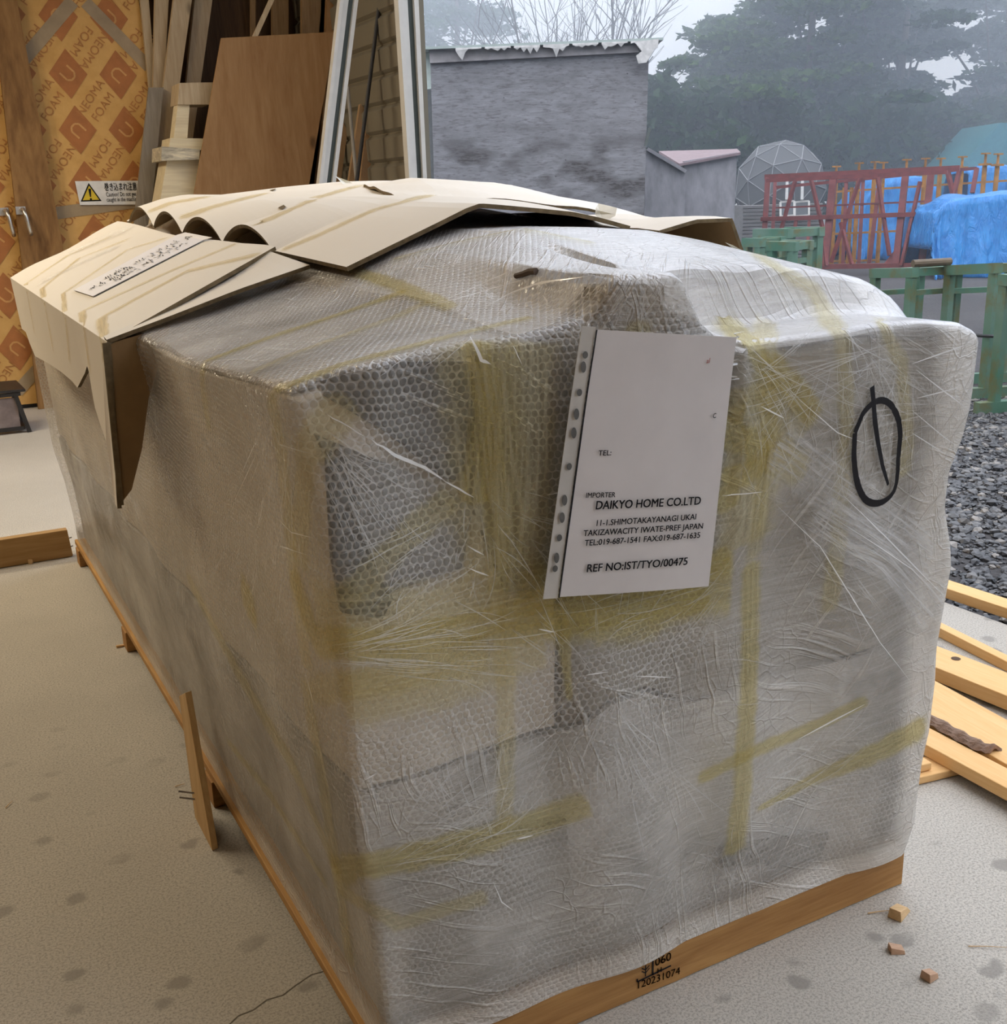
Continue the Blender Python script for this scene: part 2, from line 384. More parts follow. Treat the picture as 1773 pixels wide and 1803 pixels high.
# outdoor ground: wet dark earth and gravel
g = G('wet_earth'); v = g.coord(); n1 = g.noise(v, .35, 5, .6); n2 = g.noise(v, 9, 5, .65); n3 = g.voro(v, 34, 1)
c = g.mix(g.ramp(n1, [(.35, 0.0), (.7, 1.0)]), (.060, .055, .056), (.098, .092, .090))
c = g.mix(g.ramp(n2, [(.4, .6), (.65, 0.0)]), c, (.07, .07, .07))
M['earth'] = g.done(g.bsdf(c, .85, .08, normal=g.bump(g.math('ADD', n2, g.math('MULTIPLY', n3, .5)), .7, .03)))
o = MB().box((X_OPEN, -25, -.4), (80, 60, -.055)).build('ground', M['earth']); struct(o)
o = MB().box((-30, 7.1, -.4), (X_OPEN, 60, -.055)).build('ground', M['earth']); struct(o)

# ------------------------------------------------------------------ pallet
W, L = 1.086, 3.086
pal = tag(empty('wooden_pallet', (W/2, L/2, 0)), 'long orange brown timber pallet on the concrete floor under the plastic wrapped load', 'pallet')
fb = MB(); n = 24
top = [(W*i/n, -.001, .083 - .004*math.sin(i*.7)) for i in range(n+1)]
bot = [(W*i/n, -.001, .001 + .002*abs(math.sin(i*1.3))) for i in range(n+1)]
for i in range(n):
    fb.prism([bot[i], bot[i+1], top[i+1], top[i]], (0, .03, 0))
front_board = MB().prism(bot+top[::-1], (0, .03, 0)).build('front_board', M['pallet'], pal)
for yy in (.98, 2.02, 2.98):
    MB().box((-.002, yy, .001), (W, yy+.07, .064)).build('stringer', M['pallet'], pal, bevel=.002)
for i in range(6):
    x0 = .002+i*(W-.004)/6; MB().box((x0, .03, .0645), (x0+(W-.004)/6-.012, L, .083)).build('deck_board', M['pallet_y'], pal, bevel=.002)
# stencilled numbers on the front board
mb = MB()
def fmap(p0, sc=1.0, rot=0.0):
    q = on(*p0, 1, -.0025); c_, s_ = math.cos(rot), math.sin(rot)
    return lambda x, y: (q.x+(x*c_-y*s_)*sc, -.0025, q.z+(x*s_+y*c_)*sc)
pa = on(1120, 1742, 1, -.0025); pb = on(1188, 1718, 1, -.0025)
add_text(mb, '120231074', .0205, lambda x, y: (pa.x+x, -.0025, pa.z+y+(pb.z-pa.z)*x/(pb.x-pa.x)), .004)
pa2 = on(1153, 1702, 1, -.0025); add_text(mb, '060', .023, lambda x, y: (pa2.x+x, -.0025, pa2.z+y), .004)
pa3 = on(1157, 1716, 1, -.0025)
add_text(mb, 'H', .014, lambda x, y: (pa3.x+x, -.0025, pa3.z+y+.002), .01)
pa5 = on(1166, 1682, 1, -.0025); add_text(mb, 'N', .012, lambda x, y: (pa5.x+x, -.0025, pa5.z+y), .01)
def fl(p, q, wd=.0016):
    p, q = Vector((p[0], -.0024, p[1])), Vector((q[0], -.0024, q[1])); d = (q-p).normalized(); nn = Vector((-d.z, 0, d.x))*wd
    mb.quadv([p-nn, q-nn, q+nn, p+nn])
k0 = on(1122, 1729, 1, -.0025); kx, kz = k0.x, k0.z
fl((kx, kz), (kx+.07, kz+.004)); fl((kx, kz), (kx, kz+.006)); fl((kx+.032, kz), (kx+.032, kz+.036))
fl((kx+.017, kz+.004), (kx+.017, kz+.026), .001)
for a_ in (-1, 1):
    for hh in (.011, .017): fl((kx+.017, kz+hh), (kx+.017+a_*.008, kz+hh+.006), .001)
mb.build('stencil_mark', M['ink'], front_board)

# ------------------------------------------------------------------ wrapped load: heap of cartons and slabs under bubble wrap and stretch film
def interp(x, pts):
    xs, ys = zip(*pts); return float(np.interp(x, xs, ys))
ZB = .078
XR = [(.07, 1.083), (.13, 1.09), (.2, 1.094), (.27, 1.10), (.33, 1.112), (.43, 1.116), (.5, 1.113), (.58, 1.122), (.66, 1.132), (.70, 1.126), (.77, 1.105), (.83, 1.103), (.90, 1.125), (.98, 1.138), (1.08, 1.148)]
XL = [(.07, .012), (.2, .006), (.32, -.004), (.45, -.022), (.6, -.026), (.72, -.028), (.85, -.030), (1.0, -.046), (1.08, -.058)]
HF = [(-.06, 1.088), (.02, 1.108), (.09, 1.117), (.2, 1.126), (.30, 1.134), (.36, 1.145), (.385, 1.17), (.40, 1.198), (.497, 1.197), (.515, 1.165), (.535, 1.13), (.56, 1.112), (.62, 1.092), (.75, 1.094), (.87, 1.098), (1.0, 1.094), (1.09, 1.083), (1.15, 1.06)]
HM = [(-.06, 1.066), (.1, 1.10), (.25, 1.142), (.40, 1.208), (.55, 1.246), (.68, 1.247), (.82, 1.236), (.95, 1.212), (1.06, 1.186), (1.12, 1.15), (1.15, 1.13)]
near_px = [(610, 470), (690, 431), (770, 392), (820, 367), (845, 358), (885, 361), (950, 367), (1010, 373), (1060, 384), (1110, 398)]
far_px = [(222, 383), (265, 362), (300, 350), (360, 345), (430, 337), (500, 329), (600, 321), (680, 320), (740, 322), (800, 330)]
YN, YF = .70, 3.06
_s0, _s1 = [on(a, b, 1, YN) for a, b in near_px], [on(a, b, 1, YF) for a, b in far_px]
def under_card(x, y):
    t = min(1, (y-YN)/(YF-YN)); p = [a.lerp(b, t) for a, b in zip(_s0, _s1)]
    return float(np.interp(x, [q.x for q in p], [q.z for q in p]))-.030
def Htop(x, y):
    a, b_ = interp(x, HF), interp(x, HM)
    if x > .53:                                       # front row of the load is lower, step up behind it
        t = min(1, max(0, (y-.105)/.075)); t = t*t*(3-2*t); t = t*(.62+.38*min(1, max(0, (y-.18)/.3)))
    else:
        t = min(1, max(0, (y-.06)/.42)); t = t*t*(3-2*t)
        if .36 < x < .53 and y < .1: t = 0
    h = a+(b_-a)*t
    if y > .8:
        k = min(1, max(0, (y-.85)/.35)); k = k*k*(3-2*k)*min(1, max(0, (x-.30)/.2))*min(1, max(0, (1.10-x)/.12))
        h += k*max(0, under_card(x, y)-h)
    return h
def yfront(x, z):
    b_ = 0.010*math.sin(9*x+1)*math.sin(4*z+.5)+.006*math.sin(23*x+5*z)
    y = -.020+b_
    if z > .9 and x < .05: y += (.05-x)*.5*min(1, (z-.9)/.15)
    if z > .70: y += -.030*math.exp(-((x-.47)/.17)**2)*min(1, (z-.70)/.12)
    if z > .75 and x > .6: y -= .018*min(1, (z-.75)/.2)
    if z < .15: y += .014*(1-(z-.078)/.072)
    y += .022*math.exp(-((x-.12)/.09)**2-((z-.93)/.12)**2)+.014*math.exp(-((x-.3)/.05)**2-((z-.5)/.2)**2)
    return min(y, -.004)
NX, NY, NZ, R = 110, 150, 104, .022
def wrap_pt(a, b, c):
    """a, b, c in 0..1 on the surface of the unit box"""
    z = ZB+c*(1.085-ZB)
    xl, xr = interp(z, XL), interp(z, XR)
    far = b
    xl = xl - .02*far*c + .006*math.sin(13*b*L+3*c)*(1 if a < .5 else 0)*min(1, 4*c)
    xr = xr + .006*math.sin(5*b*L+7*c)*min(1, b*6)
    x = xl+(xr-xl)*a
    y0 = yfront(x, z); y = y0+(L+.012-y0)*b
    H = Htop(x, max(0, y)); zz = ZB+c*(H-ZB)
    return x, y, zz
def rounded(fa, fb, fc):
    """round the edges of the box: pull surface points in from the sharp edge"""
    ext = (1.15, L, 1.03); p = [fa*ext[0], fb*ext[1], fc*ext[2]]; core = [min(max(p[i], R), ext[i]-R) for i in range(3)]
    if fc < .5: core[2] = p[2]
    d = [p[i]-core[i] for i in range(3)]; l = math.sqrt(sum(q*q for q in d))
    if l > 1e-9: p = [core[i]+d[i]/l*min(l, R) if l > R else p[i] for i in range(3)]
    return [p[i]/ext[i] for i in range(3)]
def lin(n, dense=0.0):
    t = np.linspace(0, 1, n+1); return t if dense == 0 else t**(1+dense)
mb = MB(); mb.uv = []
def add_face(us, vs, fn, uvf, flip=False):
    b = len(mb.v)
    for u_ in us:
        for v_ in vs:
            q = wrap_pt(*rounded(*fn(u_, v_))); mb.v.append(q); mb.uv.append(uvf(q))
    nv = len(vs)
    for i in range(len(us)-1):
        for j in range(nv-1):
            a = b+i*nv+j; f = (a, a+nv, a+nv+1, a+1)
            mb.f.append(f[::-1] if flip else f); mb.mi.append(0)
ty = lin(NY, .8)
add_face(lin(NX), lin(NZ), lambda u, v: (u, 0, v), lambda q: (q[0], q[2]))
add_face(ty, lin(NZ), lambda u, v: (0, u, v), lambda q: (-q[1]*1.0-.4, q[2]), True)
add_face(ty, lin(NZ//2), lambda u, v: (1, u, v), lambda q: (q[1]+2, q[2]))
add_face(lin(NX//2), lin(NZ//2), lambda u, v: (u, 1, v), lambda q: (q[0]+7, q[2]), True)
add_face(lin(NX), ty, lambda u, v: (u, v, 1), lambda q: (q[0], q[1]+1.2))
# hem of the wrap hangs unevenly
load = tag(empty('wrapped_load', (W/2, L/2, .083)), 'tall load wrapped in bubble wrap, clear film and yellow tape on the long pallet', 'wrapped load')
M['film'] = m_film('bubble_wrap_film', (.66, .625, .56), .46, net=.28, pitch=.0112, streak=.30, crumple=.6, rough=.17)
# weld the seams before linking
def weld(mb):
    key = {}; mp = []; nv, nu = [], []
    for v_, uv_ in zip(mb.v, mb.uv): mp.append(len(nv)); nv.append(v_); nu.append(uv_)
    return mb
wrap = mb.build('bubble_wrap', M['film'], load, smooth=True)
wv = [Vector(v_) for v_ in mb.v]; WB = BVHTree.FromPolygons(wv, mb.f)
def hit(px, py, tree=None):
    loc, nrm, _, _ = (tree or WB).ray_cast(CAM, ray(px, py).normalized())
    if loc is None: return None
    if nrm.dot(CAM-loc) < 0: nrm = -nrm
    return loc, nrm
def snap(p, off, tree=None):
    loc, nrm, _, _ = (tree or WB).find_nearest(p)
    if nrm.dot(p-loc) < 0: nrm = -nrm
    return loc, nrm
# contents behind the film
def m_contents(name, c0, c1, sc_=4):
    g = G(name); v = g.coord(); n_ = g.noise(g.mix(.25, v, g.noise(v, 3, 3)), sc_, 4, .6)
    return g.done(g.bsdf(g.mix(g.ramp(n_, [(.35, 0.0), (.65, 1.0)]), c0, c1), .6, .3))
M['carton'] = m_contents('grey_brown_packing', (.13, .108, .08), (.34, .30, .24))
M['foam'] = m_contents('pale_grey_foam', (.20, .185, .16), (.64, .61, .56), 6)
M['tan_card'] = m_contents('tan_packing_card', (.58, .51, .41), (.74, .67, .56), 3)
M['white_foam'] = m_contents('white_foam_sheet', (.78, .77, .76), (.88, .87, .87), 5)
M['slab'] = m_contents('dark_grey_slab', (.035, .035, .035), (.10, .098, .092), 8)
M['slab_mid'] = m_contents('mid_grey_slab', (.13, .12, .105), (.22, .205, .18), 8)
def inset_face(name, x0, x1, z0, z1, mat, dy=.012, th=.04, nx=14, nz=10):
    P = np.array([[(x, yfront(x, z)+dy, z) for z in np.linspace(z0, z1, nz)] for x in np.linspace(x0, x1, nx)])
    s = MB(); o_ = nx*nz
    s.v = [tuple(p) for p in P.reshape(-1, 3)]+[(p[0], p[1]+th, p[2]) for p in P.reshape(-1, 3)]
    for i in range(nx-1):
        for j in range(nz-1):
            a = i*nz+j; s.f.append((a, a+nz, a+nz+1, a+1)); s.f.append((o_+a, o_+a+1, o_+a+nz+1, o_+a+nz)); s.mi += [0, 0]
    for i in range(nx-1):
        for e0 in (0, nz-1): a = i*nz+e0; s.f.append((a, a+nz, o_+a+nz, o_+a)); s.mi.append(0)
    for j in range(nz-1):
        for e0 in (0, (nx-1)*nz): a = e0+j; s.f.append((a, a+1, o_+a+1, o_+a)); s.mi.append(0)
    return s.build(name, mat, load)
# big inner bodies follow the wrap at a few centimetres
def body(name, a0, a1, b0, b1, c0, c1, mat, ins=.02):
    s = MB()
    def face(us, vs, fn):
        b = len(s.v); nv = len(vs)
        for u_ in us:
            for v_ in vs: s.v.append(wrap_pt(*fn(u_, v_)))
        for i in range(len(us)-1):
            for j in range(nv-1):
                a = b+i*nv+j; s.f.append((a, a+nv, a+nv+1, a+1)); s.mi.append(0)
    A, B_, C_ = np.linspace(a0, a1, 30), np.linspace(b0, b1, 40), np.linspace(c0, c1, 24)
    face(A, C_, lambda u, v: (u, b0, v)); face(A, C_, lambda u, v: (u, b1, v)); face(B_, C_, lambda u, v: (a0, u, v))
    face(B_, C_, lambda u, v: (a1, u, v)); face(A, B_, lambda u, v: (u, v, c1)); face(A, B_, lambda u, v: (u, v, c0))
    return s.build(name, mat, load)
body('packed_carton', .024, .30, .012, .985, .43, .968, M['tan_card'])
body('packed_carton', .31, .972, .012, .33, .43, .966, M['carton'])
body('packed_carton', .31, .972, .34, .985, .43, .962, M['tan_card'])
body('foam_block', .022, .975, .012, .985, .02, .42, M['foam'])
body('foam_sheet', .30, .974, .03, .50, .97, .985, M['white_foam'])
body('foam_sheet', .03, .29, .03, .60, .97, .982, M['foam'])

def quad_behind(name, pts, mat, dy=.020, th=.012):
    P = [on(px, py, 1, -.02) for px, py in pts]
    P = [Vector((p.x, yfront(p.x, p.z)+dy, p.z)) for p in P]
    return MB().prism(P, (0, th, 0)).build(name, mat, load)
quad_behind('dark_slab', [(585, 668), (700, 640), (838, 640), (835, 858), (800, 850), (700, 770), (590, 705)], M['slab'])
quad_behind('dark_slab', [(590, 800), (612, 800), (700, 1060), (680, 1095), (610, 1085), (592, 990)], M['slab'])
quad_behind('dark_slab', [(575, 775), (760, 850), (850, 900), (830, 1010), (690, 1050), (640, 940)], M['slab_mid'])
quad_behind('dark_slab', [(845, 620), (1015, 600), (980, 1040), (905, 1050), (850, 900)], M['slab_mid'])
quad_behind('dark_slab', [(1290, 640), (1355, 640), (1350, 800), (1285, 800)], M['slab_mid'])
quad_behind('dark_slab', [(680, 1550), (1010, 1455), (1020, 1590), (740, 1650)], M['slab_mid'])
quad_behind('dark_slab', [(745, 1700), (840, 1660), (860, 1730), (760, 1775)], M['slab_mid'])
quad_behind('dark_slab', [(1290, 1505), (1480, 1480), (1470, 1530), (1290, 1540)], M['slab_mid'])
# upright end board under the film that stands above the front edge
s = MB().box((.405, yfront(.45, 1.1)+.026, 1.04), (.490, .06, 1.178)); s.build('end_board', m_contents('brown_end_board', (.10, .075, .045), (.26, .20, .13), 10), load)

# ------------------------------------------------------------------ tape, highlights painted along creases, marks on the wrap
def ribbon(name, px, width, mat, parent, tree=None, off=.003, steps=None, taper=False, soft_end=True):
    """strip laid on a surface along a line seen in the photo"""
    pts = []
    for (a, b) in zip(px[:-1], px[1:]):
        k = steps or max(4, int(math.dist(a[:2], b[:2])/14))
        for i in range(k): t = i/k; pts.append((a[0]+(b[0]-a[0])*t, a[1]+(b[1]-a[1])*t))
    pts.append(px[-1][:2])
    H_ = [hit(p[0], p[1], tree) for p in pts]; H_ = [h for h in H_ if h]
    if len(H_) < 2: return None
    s = MB(); s.uv = []; k = len(H_); dist = 0
    for i, (p, nrm) in enumerate(H_):
        d = (H_[min(i+1, k-1)][0]-H_[max(i-1, 0)][0]).normalized(); sd = d.cross(nrm).normalized()
        wd = width[min(len(width)-1, int(i/(k-1)*(len(width)-1)))] if isinstance(width, (list, tuple)) else width
        if isinstance(width, (list, tuple)):
            t = i/(k-1)*(len(width)-1); j = min(int(t), len(width)-2); wd = width[j]+(width[j+1]-width[j])*(t-j)
        if taper: wd *= max(.05, math.sin(math.pi*(i+.3)/(k-.4)))
        if i: dist += (p-H_[i-1][0]).length
        for q in (-1, -.5, 0, .5, 1):
            c_ = p+sd*(wd/2*q); loc, n2 = snap(c_+nrm*.02, 0, tree)
            if (loc-c_).length > .03: loc, n2 = c_, nrm
            s.v.append(tuple(loc+n2*off)); s.uv.append((dist, q*wd/2))
    for i in range(k-1):
        for j in range(4):
            a = i*5+j; s.f.append((a, a+1, a+6, a+5)); s.mi.append(0)
    o = s.build(name, mat, parent, smooth=True)
    at = o.data.attributes.new('edge', 'FLOAT', 'POINT')
    for i in range(k):
        for j, q in enumerate((1, .5, 0, .5, 1)): at.data[i*5+j].value = max(q, 1.0 if (soft_end and (i == 0 or i == k-1)) else 0)
    return o
M['tape'] = m_tape('yellowish_tape', (.62, .55, .30), .26, (.955, .91, .70))
M['tape_pale'] = m_tape('pale_tape', (.66, .60, .40), .18, (.98, .95, .82))
M['film_wrap'] = m_tape('stretch_film', (.84, .83, .80), .28)
g = G('film_crease_glint'); M['crease'] = g.done(g.bsdf((.92, .92, .90), .12, .8, alpha=.8))  # white ribbons that paint the light caught by folds in the film
tapes = [
 ([(845, 600), (860, 800), (880, 1010)], .13, 'tape_pale'), ([(930, 600), (925, 800), (910, 1040)], .11, 'tape_pale'), ([(560, 1090), (760, 1090), (960, 1040)], .12, 'tape_pale'), ([(900, 1060), (1100, 1070), (1290, 1020)], .13, 'tape'),
 ([(1300, 680), (1330, 800), (1310, 960)], .15, 'tape_pale'), ([(1330, 640), (1420, 760)], .10, 'tape_pale'), ([(800, 870), (700, 960), (600, 1060)], .05, 'tape_pale'), ([(620, 700), (540, 800), (530, 1000)], .06, 'tape_pale'), ([(600, 1230), (760, 1200), (960, 1130)], .10, 'tape_pale'),
 ([(836, 600), (862, 700), (850, 800), (838, 890)], .055, 'tape'), ([(838, 620), (868, 760), (876, 1000), (890, 1200), (888, 1460)], .038, 'tape_pale'),
 ([(515, 1000), (560, 1130), (700, 1135), (900, 1085), (1080, 1040), (1290, 985)], .060, 'tape'), ([(545, 1215), (700, 1195), (860, 1150)], .055, 'tape_pale'),
 ([(585, 1535), (720, 1508), (860, 1475), (1040, 1412)], .055, 'tape'), ([(595, 1560), (700, 1625), (860, 1575)], .03, 'tape_pale'),
 ([(1322, 985), (1318, 1200), (1305, 1400), (1292, 1505)], .052, 'tape'), ([(1345, 560), (1352, 640), (1350, 760), (1325, 985)], .045, 'tape_pale'),
 ([(1300, 430), (1430, 510), (1482, 600), (1492, 760), (1478, 900), (1460, 1080)], .045, 'tape_pale'), ([(1545, 560), (1585, 640), (1596, 760), (1590, 840)], .035, 'tape_pale'),
 ([(1275, 560), (1330, 620), (1400, 690), (1440, 740)], .05, 'tape'), ([(1225, 1372), (1330, 1320), (1440, 1275), (1530, 1228)], .030, 'tape'),
 ([(1330, 1425), (1430, 1370), (1540, 1325), (1632, 1275)], [.012, .03, .05, .06], 'tape'), ([(985, 1060), (995, 1150), (1003, 1235)], [.035, .02, .01], 'tape'),
 ([(1270, 720), (1330, 790), (1420, 830)], .07, 'tape'), ([(1255, 900), (1300, 840), (1400, 780)], .05, 'tape'),
 ([(480, 690), (600, 645), (830, 585), (940, 560)], .030, 'tape'), ([(440, 660), (520, 625), (700, 560), (760, 530)], .03, 'tape_pale'),
 ([(358, 640), (470, 598), (600, 555), (720, 512)], .032, 'tape'), ([(358, 640), (362, 690), (372, 760)], .03, 'tape_pale'),
 ([(590, 468), (690, 500), (800, 545)], .035, 'tape'), ([(480, 690), (500, 800), (520, 1000), (545, 1180)], .05, 'tape_pale'),
 ([(425, 1030), (455, 1085)], .08, 'tape'), ([(330, 1010), (420, 1180), (520, 1350), (600, 1540)], .045, 'tape_pale'), ([(400, 1300), (480, 1400), (580, 1560)], .03, 'tape_pale'),
 ([(540, 1190), (575, 1400), (600, 1560), (620, 1700)], .05, 'tape_pale'),
 ([(690, 460), (800, 430), (920, 405), (1050, 432)], .02, 'tape_pale'),
 ([(1120, 560), (1135, 640)], .05, 'tape_pale'), ([(930, 1040), (975, 1100), (1100, 1080), (1250, 1050)], .05, 'tape'),
]
for p, wd, mt in tapes: ribbon('tape_strip', p, wd, M[mt], load, off=.0026 if mt == 'tape' else .0034)
films = [
 ([(1430, 900), (1560, 980), (1660, 1090)], .1), 
 ([(1360, 780), (1500, 880), (1640, 980)], .1),
]
for p, wd in films: ribbon('stretch_film_band', p, wd, M['film_wrap'], load, off=.0045)
crease_glints = [
 ([(560, 720), (655, 775)], .004), ([(650, 772), (690, 800), (745, 822), (780, 845)], .011), ([(778, 845), (832, 874)], .006),
 ([(828, 600), (845, 632), (862, 640)], .012), ([(1180, 592), (1240, 606), (1310, 600)], .012), ([(1228, 648), (1270, 642), (1305, 630)], .008), ([(1260, 660), (1292, 665)], .006),
 ([(1480, 870), (1560, 950), (1660, 1050)], .006), ([(1360, 885), (1440, 960), (1545, 1130), (1600, 1200)], .005), ([(1480, 920), (1600, 1000), (1640, 1040)], .004),
 ([(1400, 1300), (1460, 1268), (1518, 1238)], .008), ([(1025, 1182), (1062, 1178)], .004), ([(1108, 1186), (1176, 1188)], .004),
 ([(945, 1105), (972, 1110)], .006), ([(820, 960), (850, 975)], .005), ([(820, 998), (858, 1012)], .005),
 ([(1260, 870), (1330, 862)], .004), ([(1400, 700), (1470, 760), (1520, 780)], .004), ([(1610, 700), (1690, 680)], .005), ([(1600, 640), (1700, 605)], .006),
 ([(1608, 650), (1660, 690), (1700, 720)], .005), ([(1600, 760), (1680, 810)], .004), ([(640, 1370), (660, 1358)], .005), ([(545, 1185), (560, 1240)], .006),
 ([(905, 1475), (935, 1468)], .006), ([(865, 1550), (880, 1585), (900, 1600)], .004), ([(850, 550), (905, 520), (960, 500), (1040, 490)], .008), ([(760, 545), (850, 520), (930, 495)], .006),
 ([(1600, 720), (1660, 770), (1690, 790)], .004), ([(1335, 715), (1375, 735)], .006), ([(960, 525), (975, 545)], .006), ([(915, 475), (830, 515), (770, 540)], .004),
 ([(900, 610), (915, 640)], .003), ([(470, 700), (500, 780), (560, 800)], .003), ([(490, 905), (520, 935), (560, 945)], .003), ([(480, 890), (500, 960), (550, 975)], .003),
]
crease_glints += [([(1035, 835), (1085, 834), (1138, 838)], .005), ([(960, 870), (1000, 862)], .003), ([(1105, 592), (1160, 596), (1215, 606), (1262, 612)], .007)]
for p, wd in crease_glints: ribbon('film_crease_glint', p, wd*.42, M['crease'], load, off=.006 if p[0][0] < 1000 or p[0][0] > 1290 else .014, taper=True)
# the many fine strands of stretched film, too many to count
def strands(fans):
    s = MB()
    for (cx, cy, r0, r1, a0, a1, n_, jit) in fans:
        for _ in range(n_):
            a = RNG.uniform(a0, a1); ox, oy = RNG.normal()*jit, RNG.normal()*jit; ra = r0+(r1-r0)*RNG.random()*.6; rb_ = ra+(r1-r0)*RNG.uniform(.12, .45)
            bend = RNG.normal()*.06; pts = []
            for t in np.linspace(0, 1, 7):
                rr_ = ra+(rb_-ra)*t; aa = a+bend*t*t; h = hit(cx+ox+math.cos(aa)*rr_, cy+oy+math.sin(aa)*rr_)
                if h: pts.append(h)
            if len(pts) < 4: continue
            if max((pts[i+1][0]-pts[i][0]).length for i in range(len(pts)-1)) > .08: continue
            wd = RNG.uniform(.00025, .0008); b = len(s.v)
            for i, (p, nn) in enumerate(pts):
                d = (pts[min(i+1, len(pts)-1)][0]-pts[max(i-1, 0)][0]).normalized(); sd = d.cross(nn).normalized()*wd*max(.15, math.sin(math.pi*(i+.4)/(len(pts)-.2))); q = p+nn*.0055
                s.v += [tuple(q-sd), tuple(q+sd)]
            for i in range(len(pts)-1): s.f.append((b+2*i, b+2*i+1, b+2*i+3, b+2*i+2)); s.mi.append(0)
    g = G('film_strand'); o = s.build('film_strands', g.done(g.bsdf((.85, .84, .80), .15, .8, alpha=.42)), load); o['kind'] = 'stuff'
strands([(1600, 600, 20, 420, 1.6, 3.0, 70, 12), (1480, 560, 10, 300, .3, 2.6, 60, 14), (1060, 1215, 15, 330, -2.9, 2.9, 80, 12), (1290, 600, 10, 330, .2, 1.5, 45, 14), (560, 1150, 20, 420, -.5, .25, 60, 10),
         (1290, 1010, 10, 330, 1.9, 3.4, 55, 14), (640, 1540, 20, 420, -.95, -.1, 60, 14), (840, 880, 10, 300, .2, 3.0, 50, 16), (1130, 480, 5, 150, .5, 2.7, 45, 18), (1700, 720, 10, 330, 2.4, 3.6, 45, 16),
         (1450, 520, 10, 330, 3.0, 4.3, 45, 12), (1340, 1420, 10, 300, -.8, -.1, 35, 14), (560, 760, 10, 300, .4, 1.3, 40, 14), (1400, 880, 10, 300, .4, 1.3, 40, 18), (900, 560, 10, 260, 2.6, 4.0, 40, 14),
         (500, 720, 10, 460, 1.35, 2.0, 60, 16), (860, 1480, 10, 240, -2.6, -1.2, 35, 16), (1290, 1560, 5, 120, -2.8, -.3, 25, 8)])
# the hand-drawn mark
def stroke(name, px, wd, mat, parent, off=.0065): return ribbon(name, px, wd, mat, parent, off=off, steps=2, soft_end=False)
mk = [(1500+38+40*math.cos(t)+(-4*math.sin(t)), 793-92*math.sin(t)) for t in np.linspace(.75, 2*math.pi+.35, 34)]
ring = [(1500, 760), (1512, 730), (1527, 712), (1545, 704), (1562, 712), (1575, 735), (1579, 765), (1576, 800), (1573, 845), (1565, 868), (1548, 882), (1530, 884), (1515, 874), (1503, 845), (1498, 800), (1500, 760)]
def smooth_line(p, k=4):
    out = []; n_ = len(p)
    for i in range(n_-1):
        p0, p1, p2, p3 = p[max(i-1, 0)], p[i], p[i+1], p[min(i+2, n_-1)]
        for j in range(k):
            t = j/k; out.append(tuple(.5*(2*p1[c]+(p2[c]-p0[c])*t+(2*p0[c]-5*p1[c]+4*p2[c]-p3[c])*t*t+(3*p1[c]-p0[c]-3*p2[c]+p3[c])*t**3) for c in (0, 1)))
    return out+[p[-1]]
ring = smooth_line(ring)
stroke('marker_line', ring, [.011, .010, .012, .011, .009, .012, .013, .011], M['ink'], load)
stroke('marker_line', [(1529, 680), (1532, 710), (1534, 740), (1540, 780), (1548, 820), (1558, 852)], [.013, .012, .013, .011, .009, .006], M['ink'], load)

ribbon('yellow_sticker', [(40, 585), (46, 612), (54, 645)], .05, plain('yellow_label', (.62, .50, .04), .5), load, off=.004, soft_end=False)
# shipping document in its punched pocket
Ltl, Ltr, Lbl, Lbr = [hit(*p) for p in ((1024, 578), (1284, 592), (962, 1050), (1236, 1027))]
def surf_uv(u, v, off):
    px = (1024*(1-u)+1284*u)*v+(962*(1-u)+1236*u)*(1-v); py = (578*(1-u)+592*u)*v+(1050*(1-u)+1027*u)*(1-v)
    p = on(px, py, 1, -.05); return Vector((p.x, DOCY(p.x, p.z)-off, p.z))
def DOCY(x, z): return -.058-.008*math.sin((x-.3)*8)-.03*max(0, z-1.05)
doc = MB()
P = np.array([[surf_uv(u, v, 0) for v in np.linspace(0, 1, 12)] for u in np.linspace(.065, 1, 10)])
M['paper_dim'] = plain('paper_under_film', (.60, .555, .525), .3, .45, var=.04)
docs = sheet(P, -.001, 0, 0).build('document_sheet', M['paper_dim'], load, smooth=False)
docs['label'] = 'white shipping paper with importer address'
strip = MB(); k = 40
P = np.array([[surf_uv(u, v, .0005) for v in np.linspace(-.004, 1.01, 12)] for u in (-.035, .055)])
M['pocket'] = plain('pocket_strip', (.50, .47, .42), .3)
ps = sheet(P, -.001, 0, 0).build('pocket_strip', M['pocket'], load)
M['hole'] = plain('hole_shadow', (.10, .095, .085), .7)
for v_, big in ((.905, 0), (.86, 1), (.765, 0), (.685, 1), (.615, 1), (.49, 0), (.365, 1), (.30, 1), (.225, 0), (.15, 1), (.11, 0)):
    c_ = surf_uv(.008, v_, .003); MB().disc(c_, (0, -1, 0), .0042, 18, ax=(1, 0, 0), ry=.0075 if big else .0048).build('punched_hole', M['hole'], ps)
ln = MB(); pts = [surf_uv(.058, v_, .0028) for v_ in np.linspace(0, 1, 12)]
for a, b in zip(pts[:-1], pts[1:]):
    ln.quadv([a-Vector((.0011, 0, 0)), a+Vector((.0011, 0, 0)), b+Vector((.0011, 0, 0)), b-Vector((.0011, 0, 0))])
ln.build('pocket_seam', M['ink'], ps)
tx = MB(); dw = .30
def dtext(t, u0, v0, u1, v1, bold, cap=.72, size=None):
    """text fitted from (u0, v0) to (u1, v1) along its base line"""
    vv, ff = text_mesh(t, 1.0, bold); x1 = max(p[0] for p in vv); b = len(tx.v)
    hgt = size
    for x, y, _ in vv:
        u_ = u0+(u1-u0)*x/x1; v_ = v0+(v1-v0)*x/x1+hgt*y
        tx.v.append(tuple(surf_uv(u_, v_, .003)))
    tx.f.extend(tuple(b+i for i in q) for q in ff); tx.mi.extend([0]*len(ff))
